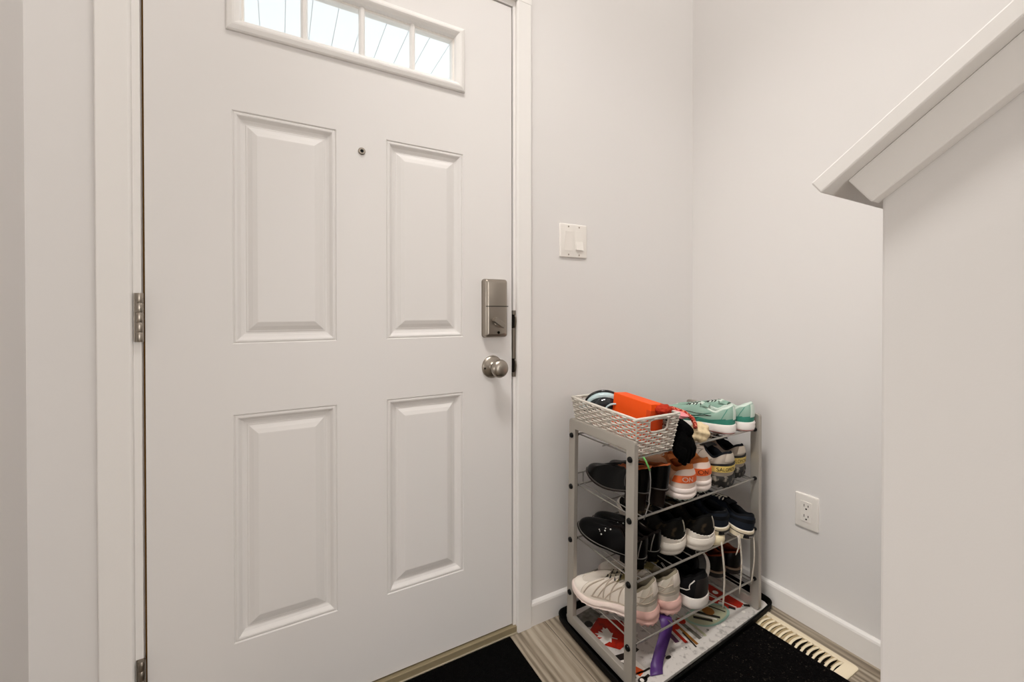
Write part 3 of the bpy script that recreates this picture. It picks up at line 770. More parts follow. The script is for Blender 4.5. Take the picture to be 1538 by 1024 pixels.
def heel_text(s, bm, text, v0, v1, width, mi=0, eps=.0018, a_c=0.):
    """lettering wrapped round the heel between surface heights v0 and v1"""
    cu = bpy.data.curves.new('lettering', 'FONT'); cu.body = text; cu.align_x = 'CENTER'; cu.resolution_u = 3
    ob = bpy.data.objects.new('lettering', cu); COL.objects.link(ob)
    me = ob.to_mesh(); xs_ = [v.co.x for v in me.vertices]; ys_ = [v.co.y for v in me.vertices]
    x0, x1, y0, y1 = min(xs_), max(xs_), min(ys_), max(ys_); vs = []
    for v in me.vertices:
        X = ((v.co.x - x0) / (x1 - x0) - .5) * width; vv = lerp(v0, v1, (v.co.y - y0) / (y1 - y0))
        lo, hi = -.16, .16
        for _ in range(22):
            md = (lo + hi) / 2
            if s.S(md, vv).x < X + a_c: lo = md
            else: hi = md
        vs.append(bm.verts.new(s.S(lo, vv) + s.Nn(lo, vv) * eps))
    for p in me.polygons: Q(bm, [vs[i] for i in p.vertices], mi)
    ob.to_mesh_clear(); bpy.data.objects.remove(ob); bpy.data.curves.remove(cu)

def col_mats(pref, **cols):
    return {k: mat(pref + '_' + k, *(v if isinstance(v, tuple) else (v,))) for k, v in cols.items()}

def new_shoe(label, cat, group, loc, yaw, pitch, roll=0., name='shoe'):
    return thing(name, label, cat, loc, (math.radians(pitch), math.radians(roll), math.radians(yaw)), group)
def part(name, root, fn, mats, smooth='auto', angle=55, label=None, **kw):
    bm = NB(); fn(bm); o = obj(name, bm, mats, root, smooth=smooth, local=True, angle=angle, **kw)
    if label: o['label'] = label
    return o

MIDSOLE = [(-.006, 0, 0), (-.001, .03, 0), (.0015, .16, 1), (.003, .42, 1), (.0018, .62, 1), (.0028, .80, 1), (.0005, 1., 1), (-.006, 1.02, 1)]

# --- mint running shoes
mm = col_mats('mint', mesh=('#8aa698', .85), deep=('#3f8574', .75), pale=('#c9d6cc', .75), sole=('#efe9e4', .5), dark=('#16211d', .6), inner=('#6fb59a', .85), pink=('#c98a84', .6))
def mint_shoe(label, loc, yaw, foot):
    s = Shoe(L=.262, W=.089, foot=foot, th_h=.030, th_t=.018, spring=.02, zin=[(0, .090), (.14, .078), (.32, .062), (.48, .068), (.62, .080), (.8, .072), (1, .054)], wa=.030, heel_w=.95)
    r = new_shoe(label, 'running shoe', 'mint green running shoes', loc, yaw, 3)
    part('sole', r, lambda b: shoe_sole(s, b, MIDSOLE), [mm['pink'], mm['sole']])
    part('upper', r, lambda b: shoe_upper(s, b, lambda a, v: 1 if v < (.30 if s.tof(a) < .45 else .12) else 0), [mm['mesh'], mm['deep']])
    part('lining', r, lambda b: shoe_lining(s, b, .035, .005), mm['pale']); part('footbed', r, lambda b: shoe_sole(Shoe(L=.19, W=.055, th_h=.002, th_t=.002, spring=0), b, [(0, 0, 0), (0, 1, 0)]), mm['deep']).location = (0, .012, .036)
    part('tongue', r, lambda b: shoe_tongue(s, b, .014), mm['mesh'])
    part('laces', r, lambda b: shoe_laces(s, b, r=.0014, bow=False), mm['dark'], label='dark green laces')
    sw_ = [(.30, .66), (.44, .60), (.60, .44), (.66, .36), (.60, .24), (.52, .34), (.44, .46), (.30, .66)]
    def deco(b):
        for lf in (True, False):
            shoe_line(s, b, sw_, .0011, lf)
    part('swoosh_outline', r, deco, mm['dark'], label='thin dark swoosh outline')
    part('heel_tab', r, lambda b: shoe_patch(s, b, -.045, .045, .28, .97, 0, .001), mm['pale'])
    def seams(b):
        for lf in (True, False):
            shoe_line(s, b, [(.10, .95), (.13, .62), (.15, .32)], .0010, lf); shoe_line(s, b, [(.1, .36), (.3, .24), (.55, .2), (.8, .3)], .0012, lf); shoe_line(s, b, [(.36, .9), (.42, .60), (.5, .3)], .0009, lf)
    part('seams', r, seams, mm['deep'])
    return r
mint_shoe('mint green running shoe on the top shelf, the nearer one beside the basket', (1.566, -.338, .640), 27, -1)
mint_shoe('mint green running shoe on the top shelf, behind the other near the right wall', (1.648, -.350, .640), 16, 1)

# --- black heeled ankle boots
bb = col_mats('boot', leather=('#040404', .26, 0., .14), heel=('#150c08', .35, 0., .2), lining=('#8d4a28', .75), edge=('#4a4642', .35))
def boot(label, loc, yaw, foot):
    s = Shoe(L=.245, W=.074, foot=foot, tip=1.7, toe_len=.34, hh=.050, th_h=.006, th_t=.006, spring=.012, heel_w=.72, waist=.72, ti0=.015, ti1=.58, wa=.0275, wt=.012,
             zin=[(0, .128), (.25, .112), (.5, .100), (.75, .090), (1, .060)], toe_kz=.85, bulge=.003)
    r = new_shoe(label, 'ankle boot', 'black heeled ankle boots', loc, yaw, 8)
    part('sole', r, lambda b: shoe_sole(s, b, [(-.004, 0, 0), (.001, .2, 0), (.0012, .9, 0), (-.005, 1.02, 0)]), bb['heel'])
    def heel(b):
        R = []
        for z, sc in ((0, .80), (.03, .82), (.056, .95)):
            R.append([b.verts.new(((s.half(t) * sc * sd_), .004 + t * s.L * (.9 if z < .05 else 1.), z - (.016 * (t / .26) if z > .05 else 0))) for sd_, t in [(1, x * .052) for x in range(6)] + [(-1, x * .052) for x in range(5, 0, -1)]])
        for A, B in zip(R, R[1:]):
            for k in range(len(A)): Q(b, [A[k], A[(k + 1) % len(A)], B[(k + 1) % len(A)], B[k]])
        Q(b, R[0]); Q(b, R[-1])
    part('heel', r, heel, bb['heel'], label='dark brown stacked heel')
    part('upper', r, lambda b: shoe_upper(s, b), bb['leather'], smooth=True)
    part('lining', r, lambda b: shoe_lining(s, b, .018, .002), bb['lining'], label='rust brown lining')
    part('welt', r, lambda b: add_tube(b, [s.S(i / 64, .02) + s.Nn(i / 64, .02) * .0008 for i in range(64)], .0016, 6, closed=True), bb['edge'], label='thin grey welt line')
    part('zip', r, lambda b: shoe_line(s, b, [(.30, .98), (.29, .6), (.25, .2)], .0016, True), bb['edge'], label='grey side zip')
    return r
boot('black heeled ankle boot on the second shelf, leftmost behind the front post', (1.158, -.338, .4755), 4, -1)
boot('black heeled ankle boot on the second shelf, next to the peach sneaker', (1.2225, -.348, .4755), -2, 1)

# --- peach sneakers with orange heel strips
pp = col_mats('peach', upper=('#d9a98b', .8), pale=('#e8d3c6', .6), sole=('#ecdfd8', .5), tread=('#b9c7bb', .6), orange=('#e2642b', .6), tan=('#b56a3a', .8), ink=('#6a2a12', .6))
def peach_shoe(label, loc, yaw, foot, txt):
    s = Shoe(L=.255, W=.088, foot=foot, heel_w=1.0, th_h=.040, th_t=.028, spring=.018, lug=.004, zin=[(0, .098), (.25, .078), (.45, .088), (.62, .102), (.8, .09), (1, .068)], wa=.027, bulge=.002)
    r = new_shoe(label, 'sneaker', 'peach and white sneakers', loc, yaw, 8)
    part('sole', r, lambda b: shoe_sole(s, b, [(-.006, 0, 0), (-.001, .05, 0), (.000, .16, 1), (.0035, .30, 1), (.0035, .52, 1), (.000, .60, 1), (.0028, .70, 1), (.0022, .92, 1), (-.003, 1.02, 1)]), [pp['tread'], pp['sole']])
    part('upper', r, lambda b: shoe_upper(s, b), pp['upper'])
    part('lining', r, lambda b: shoe_lining(s, b, .045, .012), pp['tan'], label='tan padded collar and lining')
    part('tongue', r, lambda b: shoe_tongue(s, b, .012), pp['tan']); part('laces', r, lambda b: shoe_laces(s, b), pp['pale'])
    part('heel_counter', r, lambda b: shoe_patch(s, b, -.13, .13, .02, .98, 0, .0012), pp['pale'])
    st_ = part('heel_strip', r, lambda b: shoe_patch(s, b, -.125, .125, .30, .66, 0, .0024, nv=3), pp['orange'], label='orange strip across the heel')
    bm = NB(); heel_text(s, bm, txt, .37, .60, .030, 0, .0032, a_c=-.014); o = obj('lettering', bm, pp['pale'] if foot < 0 else pp['ink'], st_, local=True)
    return r
peach_shoe('peach and white sneaker on the second shelf, beside the black boot', (1.3260, -.352, .4745), -2, -1, 'ON')
peach_shoe('peach and white sneaker on the second shelf, beside the grey trail shoe', (1.4160, -.338, .4745), -3, 1, 'ON')

# --- grey and yellow trail shoes
tt = col_mats('trail', mesh=('#a1968a', .85), pale=('#bdb2a4', .8), yellow=('#dcc06a', .6), dark=('#171513', .6), inner=('#14161a', .9), grey=('#8e867c', .6))
M_TSOLE = mat('trail_marbled_sole', '#15120f', .6, vary=(45, '#9a9082', .50, .66))
def trail_shoe(label, loc, yaw, foot):
    s = Shoe(L=.262, W=.097, foot=foot, heel_w=1.02, th_h=.040, th_t=.030, spring=.018, lug=.006, zin=[(0, .112), (.25, .084), (.45, .094), (.62, .108), (.8, .096), (1, .07)], wa=.029, bulge=.003)
    r = new_shoe(label, 'trail shoe', 'grey trail running shoes', loc, yaw, 8)
    part('sole', r, lambda b: shoe_sole(s, b, [(-.006, 0, 0), (.001, .08, 0), (.004, .35, 0), (.002, .52, 0), (.004, .66, 0), (.0015, .95, 0), (-.004, 1.02, 0)]), M_TSOLE, label='marbled black and grey sole')
    part('upper', r, lambda b: shoe_upper(s, b), tt['mesh'])
    part('lining', r, lambda b: shoe_lining(s, b, .045, .006), tt['inner'], label='black lining')
    part('tongue', r, lambda b: shoe_tongue(s, b, .020, .012), tt['dark'], label='black tongue'); part('laces', r, lambda b: shoe_laces(s, b, r=.0022), tt['pale'])
    st_ = part('heel_strip', r, lambda b: shoe_patch(s, b, -.15, .15, .20, .46, 0, .0024, nv=3), tt['yellow'], label='yellow strip across the heel')
    bm = NB(); heel_text(s, bm, 'SALOMON', .25, .41, .060, 0, .0034, a_c=-.012); obj('lettering', bm, tt['dark'], st_, local=True)
    part('heel_band', r, lambda b: shoe_patch(s, b, -.15, .15, .47, .57, 0, .0020, nv=2), tt['dark'], label='black band above the yellow strip')
    part('heel_tab', r, lambda b: shoe_patch(s, b, -.05, .05, .66, 1., 0, .0024), tt['pale'])
    def ov(b):
        for lf in (True, False):
            for p in ([(.22, .9), (.30, .5), (.42, .15)], [(.5, .95), (.42, .5), (.34, .1)], [(.5, .95), (.56, .5), (.62, .1)], [(.66, .9), (.70, .4), (.74, .1)]): shoe_line(s, b, p, .0019, lf)
    part('overlays', r, ov, tt['grey'])
    return r
trail_shoe('grey trail shoe with yellow lettered heel strip, beside the peach sneaker', (1.5130, -.350, .4745), -2, -1)
trail_shoe('grey trail shoe with yellow heel strip, by the right post of the rack', (1.6180, -.322, .4745), -1, 1)

# --- black shoes with rhinestones
hp = col_mats('pump', leather=('#040405', .34, 0., .12), inner=('#17110f', .7), heel=('#070707', .3, 0., .15), edge=('#77736d', .35), stone=('#e9e6e0', .1, .2))
def pump(label, loc, yaw, foot, pitch=7):
    s = Shoe(L=.245, W=.080, foot=foot, tip=2., toe_len=.34, hh=.030, th_h=.006, th_t=.006, spring=.014, heel_w=.74, waist=.74, ti0=.02, ti1=.52, wa=.027, wt=.014,
             zin=[(0, .092), (.25, .068), (.45, .068), (.7, .080), (1, .064)], toe_kz=.92, bulge=.004)
    r = new_shoe(label, 'dress shoe', 'black dress shoes with rhinestones', loc, yaw, pitch)
    part('sole', r, lambda b: shoe_sole(s, b, [(-.004, 0, 0), (.001, .2, 0), (.0012, .9, 0), (-.005, 1.02, 0)]), hp['heel'])
    def heel(b):
        R = []
        for z, sc in ((0, .86), (.016, .88), (.034, .98)):
            R.append([b.verts.new((s.half(t) * sc * sd_, .003 + t * s.L, z - (.010 * (t / .26) if z > .03 else 0))) for sd_, t in [(1, x * .052) for x in range(6)] + [(-1, x * .052) for x in range(5, 0, -1)]])
        for A, B in zip(R, R[1:]):
            for k in range(len(A)): Q(b, [A[k], A[(k + 1) % len(A)], B[(k + 1) % len(A)], B[k]])
        Q(b, R[0]); Q(b, R[-1])
    part('heel', r, heel, hp['heel'])
    part('upper', r, lambda b: shoe_upper(s, b), hp['leather'], smooth=True)
    part('lining', r, lambda b: shoe_lining(s, b, .015, .0015), hp['inner'])
    part('welt', r, lambda b: add_tube(b, [s.S(i / 64, .03) + s.Nn(i / 64, .03) * .0006 for i in range(64)], .0010, 6, closed=True), hp['edge'], label='thin grey welt line')
    part('heel_seam', r, lambda b: shoe_line(s, b, [(.045, .98), (.05, .5), (.05, .05)], .0016, True), hp['edge'], label='pale heel seam')
    def stones(b):
        for t_, v_, rr in ((.66, .80, .0026), (.645, .62, .0026), (.62, .42, .0026), (.69, .70, .0018), (.70, .52, .0018), (.67, .48, .0016)):
            a = s.a_of(t_, True); p = s.S(a, v_) + s.Nn(a, v_) * .001
            bmesh.ops.create_icosphere(b, subdivisions=1, radius=rr, matrix=Matrix.Translation(p))
    part('rhinestones', r, stones, hp['stone'], smooth=False, label='sparkling clear rhinestones')
    return r
pump('black dress shoe with rhinestones, third shelf, nearest the left post', (1.168, -.325, .301), 13, -1)
pump('black dress shoe on the third shelf between its mate and a white soled sneaker', (1.2285, -.318, .301), 9, 1)

# --- black sneakers with white soles
bw = col_mats('blackwhite', sole=('#e6ded3', .5), inner=('#0c0c0c', .9), lace=('#b7b0a0', .7))
M_CAMO = mat('dark_camo_knit', '#141210', .8, vary=(26, '#4f4230', .52, .70))
def bw_shoe(label, loc, yaw, foot):
    s = Shoe(L=.262, W=.092, foot=foot, heel_w=1.08, th_h=.040, th_t=.026, spring=.016, zin=[(0, .108), (.25, .080), (.45, .090), (.62, .104), (.8, .09), (1, .066)], wa=.028)
    r = new_shoe(label, 'sneaker', 'black sneakers with white soles', loc, yaw, 8)
    def sole(b):
        shoe_sole(s, b, [(-.008, 0, 0), (-.001, .04, 0), (.002, .22, 0), (.0005, .36, 0), (.0045, .46, 0), (.0048, .74, 0), (.001, 1., 0), (-.006, 1.02, 0)])
    part('sole', r, sole, bw['sole'], label='chunky white sole')
    part('heel_cup', r, lambda b: [shoe_patch(s, b, a0, a0 + .02, 0., .16 + .22 * min(1, (abs(a0 + .01) / .13)) ** 1.6, 0, .002, 2, 3) for a0 in [x * .02 - .14 for x in range(14)]], bw['sole'], label='white heel cup')
    part('upper', r, lambda b: shoe_upper(s, b), M_CAMO)
    part('lining', r, lambda b: shoe_lining(s, b, .045, .005), bw['inner']); part('tongue', r, lambda b: shoe_tongue(s, b, .018), bw['inner']); part('laces', r, lambda b: shoe_laces(s, b), bw['inner'])
    part('pull_tape', r, lambda b: [shoe_line(s, b, [(.012 + d, .42), (.012 + d, .96)], .0011, False) for d in (.0, .008)], bw['lace'], label='pale heel tape')
    return r
bw_shoe('black sneaker with chunky white sole, third shelf, beside the black dress shoe', (1.3130, -.322, .3015), -2, -1)
bw_shoe('black sneaker with chunky white sole, third shelf, beside the navy shoe', (1.4120, -.350, .3015), -3, 1)

# --- navy canvas shoes, their loose laces hanging
nv = col_mats('navy', canvas=('#1b2029', .8), collar=('#0f1013', .7), sole=('#d8cbb0', .55), line=('#201a18', .6), foxing=('#e8e0d2', .55), label=('#111111', .5), lace=('#cfc6b8', .8), white=('#e8e2d8', .6))
def navy_shoe(label, loc, yaw, foot, roll):
    s = Shoe(L=.258, W=.090, foot=foot, heel_w=.86, th_h=.027, th_t=.024, spring=.012, zin=[(0, .074), (.25, .060), (.45, .066), (.62, .080), (.8, .074), (1, .058)], wa=.030, bulge=.002)
    r = new_shoe(label, 'canvas shoe', 'navy canvas shoes', loc, yaw, 10, roll)
    part('sole', r, lambda b: shoe_sole(s, b, [(-.004, 0, 0), (.001, .08, 0), (.0016, .62, 1), (.0018, .72, 0), (.0014, .98, 0), (-.003, 1.03, 0)]), [nv['sole'], nv['line']])
    part('foxing', r, lambda b: add_tube(b, [s.S(i / 64, .05) + s.Nn(i / 64, .05) * .0008 for i in range(64)], .0019, 6, closed=True), nv['foxing'], label='white foxing line')
    part('upper', r, lambda b: shoe_upper(s, b), nv['canvas'])
    part('lining', r, lambda b: shoe_lining(s, b, .030, .006), nv['collar'])
    part('tongue', r, lambda b: shoe_tongue(s, b, .016), nv['collar']); part('laces', r, lambda b: shoe_laces(s, b, r=.0022, bow=False), nv['lace'])
    part('heel_strap', r, lambda b: shoe_patch(s, b, -.17, .17, .55, .80, 0, .0018), nv['collar'])
    bm = NB(); W2 = .010
    rows = []
    for z_ in (.006, .017):
        rows.append([(s.outline(a, .0030), z_) for a in [lerp(-.055, .055, i / 6) for i in range(7)]])
    top = [[bm.verts.new((p.x, p.y, z_)) for p, z_ in rw] for rw in rows]
    for i in range(6): Q(bm, [top[0][i], top[0][i + 1], top[1][i + 1], top[1][i]])
    hl = obj('heel_label', bm, nv['label'], r, local=True, solid=.001); hl['label'] = 'small black heel label'
    bm = NB()
    cu = bpy.data.curves.new('lettering', 'FONT'); cu.body = 'VANS'; cu.align_x = 'CENTER'; ob = bpy.data.objects.new('lettering', cu); COL.objects.link(ob); me = ob.to_mesh()
    xs_ = [v.co.x for v in me.vertices]; ys_ = [v.co.y for v in me.vertices]; vs = []
    for v in me.vertices:
        X = ((v.co.x - min(xs_)) / (max(xs_) - min(xs_)) - .5) * .020; zz = lerp(.008, .015, (v.co.y - min(ys_)) / (max(ys_) - min(ys_)))
        lo, hi = -.1, .1
        for _ in range(20):
            md = (lo + hi) / 2
            if s.outline(md, .0040).x < X: lo = md
            else: hi = md
        p = s.outline(lo, .0040); vs.append(bm.verts.new((p.x, p.y, zz)))
    for p in me.polygons: Q(bm, [vs[i] for i in p.vertices])
    ob.to_mesh_clear(); bpy.data.objects.remove(ob); bpy.data.curves.remove(cu)
    obj('lettering', bm, nv['white'], hl, local=True)
    return r
nav1 = navy_shoe('navy canvas shoe on the third shelf, beside the white soled sneaker', (1.4980, -.350, .326), -3, -1, -3)
nav2 = navy_shoe('navy canvas shoe on the third shelf, by the right post of the rack', (1.5800, -.378, .303), -3, 1, 8)
def hang(root, x, y, z0, z1, w=.0035, sway=.004, dx=0.):
    bm = NB(); pts = []
    for i in range(13):
        q = i / 12; pts.append((x + dx * q + sway * math.sin(q * 5.) * q, y - .006 * math.sin(q * PI), lerp(z0, z1, q)))
    add_tube(bm, pts, [w * (1 if 0 < i < 12 else .5) for i in range(13)], 8, flat=.35, up=(0, 1, .05)); return obj('loose_lace', bm, nv['lace'], root, smooth=True)
hang(nav1, 1.4440, -.3735, .332, .122, .0042, .003, .012)
hang(nav2, 1.5290, -.372, .330, .268, .0034, .002, -.008); hang(nav2, 1.5340, -.374, .331, .140, .0036, .003, .004)
hang(nav2, 1.6060, -.3745, .331, .152, .0036, .003, -.006)

# cream sandal sole poking out under the navy shoe
cs = Shoe(L=.25, W=.086, heel_w=.86, th_h=.030, th_t=.022, spring=0.)
sd_root = new_shoe('cream rubber sandal sole poking out under a navy shoe', 'sandal', None, (1.478, -.352, .2985), -3, 0, name='sandal')
M_CSOLE = mat('cream_foam', '#dccfae', .6)
part('sole', sd_root, lambda b: shoe_sole(cs, b, [(-.006, 0, 0), (0, .12, 0), (.001, .5, 0), (0, .9, 0), (-.005, 1., 0)]), M_CSOLE)
part('strap', sd_root, lambda b: add_tube(b, [(-.036, .15, .022), (-.030, .165, .036), (0, .172, .042), (.030, .165, .036), (.036, .15, .022)], .008, 8, flat=.25, up=(0, 0, 1)), M_CSOLE, smooth=True)

# --- white and pink trail shoes on the lowest shelf
wp = col_mats('blush', mesh=('#d9cfc3', .8), line=('#b8aa9a', .7), grey=('#b9b0a2', .8), pink=('#dfb4aa', .6), blush=('#dccbc2', .6), white=('#e6ddd2', .55), inner=('#8f8673', .9), lace=('#24211f', .6), ol=('#6d6240', .9))
def blush_shoe(label, loc, yaw, pitch, foot):
    s = Shoe(L=.258, W=.094, foot=foot, heel_w=.94, th_h=.044, th_t=.026, spring=.022, lug=.006, zin=[(0, .118), (.16, .100), (.32, .082), (.48, .094), (.62, .108), (.8, .096), (1, .068)], wa=.030, bulge=.004)
    r = new_shoe(label, 'trail shoe', 'white and pink trail shoes', loc, yaw, pitch)
    part('sole', r, lambda b: shoe_sole(s, b, [(-.006, 0, 0), (.002, .08, 0), (.0048, .32, 0), (.001, .47, 1), (.0055, .60, 1), (.0050, .82, 1), (.001, 1., 1), (-.006, 1.02, 1)], lambda t, f: 0 if t < .30 else 1), [wp['pink'], wp['blush']], label='blush pink lugged sole')
    part('upper', r, lambda b: shoe_upper(s, b, lambda a, v: 1 if s.tof(a) < .2 and v > .25 else 0), [wp['mesh'], wp['grey']])
    part('toe_cap', r, lambda b: shoe_patch(s, b, .385, .615, .0, .52, 0, .0018, 20, 5), wp['white'])
    part('lining', r, lambda b: shoe_lining(s, b, .05, .007), wp['inner'], label='olive grey lining')
    part('tongue', r, lambda b: shoe_tongue(s, b, .030, .014, w=1.5), wp['ol'], label='olive padded tongue')
    part('laces', r, lambda b: shoe_laces(s, b, us=(.92, .82, .72, .62), r=.0020, cross=False, over=.016, bow=False), wp['lace'], label='thin black quick laces')
    def ov(b):
        for lf in (True, False):
            for p in ([(.66, .88), (.70, .5), (.735, .12)], [(.66, .88), (.63, .5), (.60, .12)], [(.57, .90), (.62, .5), (.665, .12)], [(.57, .90), (.545, .5), (.52, .12)], [(.48, .90), (.52, .5), (.58, .12)], [(.48, .90), (.44, .5), (.42, .12)], [(.40, .9), (.34, .5), (.30, .12)], [(.78, .8), (.82, .4), (.84, .1)]):
                shoe_line(s, b, p, .0020, lf)
            shoe_line(s, b, [(.25, .12), (.5, .10), (.75, .12)], .0016, lf)
            shoe_line(s, b, [(.02, .68), (.12, .62), (.22, .66)], .0018, lf); shoe_line(s, b, [(.02, .40), (.12, .36), (.24, .40)], .0018, lf); shoe_line(s, b, [(.05, .9), (.14, .5), (.24, .12)], .0016, lf)
    part('overlays', r, ov, wp['line'])
    def loops(b):
        for lf in (True, False):
            for t_ in (.42, .49, .56, .63): shoe_line(s, b, [(t_, .86), (t_ - .006, 1.)], .0040, lf)
    part('lace_loops', r, loops, wp['grey'])
    part('heel_tab', r, lambda b: shoe_patch(s, b, -.06, .06, .55, 1., 0, .002), wp['mesh'])
    return r
blush_shoe('white trail shoe with pink sole, lowest shelf, nearest the left post', (1.2270, -.3200, .1300), 34, 0, -1)
blush_shoe('white trail shoe with pink sole, lowest shelf, beside the black sneaker', (1.3110, -.3260, .1300), 22, 1, 1)

# --- black sneakers with a white swoosh outline
ns = col_mats('swoosh', knit=('#121112', .75), sole=('#e7e0d9', .5), line=('#d9d4cd', .5), heel=('#1a1412', .6), inner=('#080808', .9))
def swoosh_shoe(label, loc, yaw, pitch, roll, foot):
    s = Shoe(L=.262, W=.094, foot=foot, heel_w=1.04, th_h=.034, th_t=.022, spring=.018, zin=[(0, .104), (.16, .088), (.32, .072), (.48, .082), (.62, .096), (.8, .084), (1, .062)], wa=.029)
    r = new_shoe(label, 'sneaker', 'black sneakers with white swoosh outline', loc, yaw, pitch, roll)
    part('sole', r, lambda b: shoe_sole(s, b, MIDSOLE), [ns['sole'], ns['sole']], label='white sole')
    part('upper', r, lambda b: shoe_upper(s, b), ns['knit'])
    part('lining', r, lambda b: shoe_lining(s, b, .038, .005), ns['inner']); part('tongue', r, lambda b: shoe_tongue(s, b, .014), ns['inner']); part('laces', r, lambda b: shoe_laces(s, b), ns['inner'])
    part('heel_counter', r, lambda b: shoe_patch(s, b, -.082, .082, .05, .8, 0, .0012), ns['heel'], label='dark brown heel counter')
    sw_ = [(.095, .82), (.135, .64), (.135, .52), (.125, .42), (.16, .33), (.25, .29), (.40, .30), (.58, .40), (.70, .52)]
    def deco(b):
        for lf in (True, False):
            shoe_line(s, b, sw_, .0016, lf); shoe_line(s, b, [(.34, .42), (.48, .40), (.60, .46)], .0010, lf); shoe_line(s, b, [(.34, .60), (.46, .56), (.62, .62), (.62, .66), (.46, .62), (.34, .66)], .0009, lf)
    part('swoosh_outline', r, deco, ns['line'], label='white swoosh outline')
    return r
swoosh_shoe('black sneaker with white swoosh outline, lowest shelf, beside the pink soled shoe', (1.4030, -.350, .1300), 12, 3, 0, -1)
swoosh_shoe('black sneaker tipped on its side behind the swoosh one, white sole edge showing', (1.5120, -.285, .166), 10, 4, -58, 1)

# --- dark leather shoes at the right of the lowest shelf
bl = col_mats('loafer', leather=('#0c0909', .35, 0., .2), welt=('#8e7866', .6), inner=('#6e2f1c', .7), sole=('#1a1210', .6))
def loafer(label, loc, yaw, foot):
    s = Shoe(L=.250, W=.080, foot=foot, heel_w=.86, th_h=.022, th_t=.014, spring=.012, zin=[(0, .076), (.25, .060), (.45, .064), (.62, .076), (.8, .072), (1, .056)], wa=.030)
    r = new_shoe(label, 'leather shoe', 'dark leather shoes', loc, yaw, 8)
    part('sole', r, lambda b: shoe_sole(s, b, [(-.005, 0, 0), (.001, .06, 0), (.0015, .80, 0), (.0035, .84, 1), (.0035, 1., 1), (-.004, 1.02, 1)]), [bl['sole'], bl['welt']], label='dark sole with a tan welt')
    part('upper', r, lambda b: shoe_upper(s, b), bl['leather'], smooth=True)
    part('lining', r, lambda b: shoe_lining(s, b, .026, .003), bl['inner'], label='reddish brown lining')
    part('tongue', r, lambda b: shoe_tongue(s, b, .010), bl['leather']); part('laces', r, lambda b: shoe_laces(s, b, r=.0016), bl['sole'])
    return r
loafer('dark leather shoe on the lowest shelf, behind the hanging lace nearest the sneaker', (1.5760, -.285, .1300), -4, -1)
loafer('dark leather shoe with red brown lining, lowest shelf, by the right post', (1.6440, -.300, .1300), -2, 1)

# ------------------------------------------------------------------ basket and what lies in it
M_WICK = mat('white_wicker', '#c9c3b9', .6)
BT = Matrix.Translation((1.105, -.352, .6450)) @ Euler((math.radians(1.8), 0, math.radians(-1.5))).to_matrix().to_4x4()
bk = bpy.data.objects.new('woven_basket', None); COL.objects.link(bk); bk.matrix_basis = BT
tag(bk, 'white woven basket on the left end of the top shelf', 'basket')
BWd, BL, BH, FL_ = .134, .262, .105, .014            # base width and length, height, flare of each wall
def bpt(f, u, h):
    """point on wall f (0 front, 1 right, 2 back, 3 left) at u along, h up (0..1)"""
    e = FL_ * h
    c = [(-e, -e), (BWd + e, -e), (BWd + e, BL + e), (-e, BL + e)]
    a, b = c[f], c[(f + 1) % 4]
    return Vector((lerp(a[0], b[0], u), lerp(a[1], b[1], u), BH * h))
ROWS = 14
bm = NB()
def on_handle(f, u, h): return f in (0, 2) and .30 < u < .76 and .60 < h < .93
for f in range(4):
    Lw = BWd if f % 2 == 0 else BL
    ns_ = 7 if f % 2 == 0 else 13
    out = (bpt(f, .5, .5) - Vector((BWd / 2, BL / 2, BH / 2))); out.z = 0; out = Vector((0, -1, 0)) if f == 0 else Vector((1, 0, 0)) if f == 1 else Vector((0, 1, 0)) if f == 2 else Vector((-1, 0, 0))
    for k in range(ns_ + 1):                          # stakes
        u = k / ns_
        hs = [(0, .60), (.93, 1.)] if on_handle(f, u, .7) else [(0, 1.)]
        for h0, h1 in hs: add_tube(bm, [bpt(f, u, h0), bpt(f, u, h1)], .0021, 6)
    for r_ in range(ROWS):                            # weavers
        h = (r_ + .5) / ROWS; seg = []
        K = ns_ * 4
        for i in range(K + 1):
            u = i / K
            p = bpt(f, u, h) + out * (.0030 * math.cos(PI * (u * ns_ + r_)))
            if on_handle(f, u, h):
                if len(seg) > 1: add_tube(bm, seg, .0031, 6, flat=.8)
                seg = []
            else: seg.append(p)
        if len(seg) > 1: add_tube(bm, seg, .0031, 6, flat=.8)
obj('woven_wall', bm, M_WICK, bk, smooth='auto', local=True)
bm = NB()
add_tube(bm, [bpt(f, k / 8, 1.) for f in range(4) for k in range(8)], .0044, 8, closed=True)
obj('rim', bm, M_WICK, bk, smooth=True, local=True)
for f in (0, 2):
    bm = NB(); add_tube(bm, [bpt(f, u, h) for u, h in ((.34, .93), (.30, .90), (.31, .66), (.36, .60), (.5, .585), (.70, .60), (.75, .66), (.76, .90), (.72, .93), (.5, .945))], .0030, 6, closed=True); obj('handle_edge', bm, M_WICK, bk, smooth=True, local=True)
bm = NB(); add_box(bm, (0, 0, .0005), (BWd, BL, .003)); obj('basket_base', bm, M_WICK, bk, local=True)

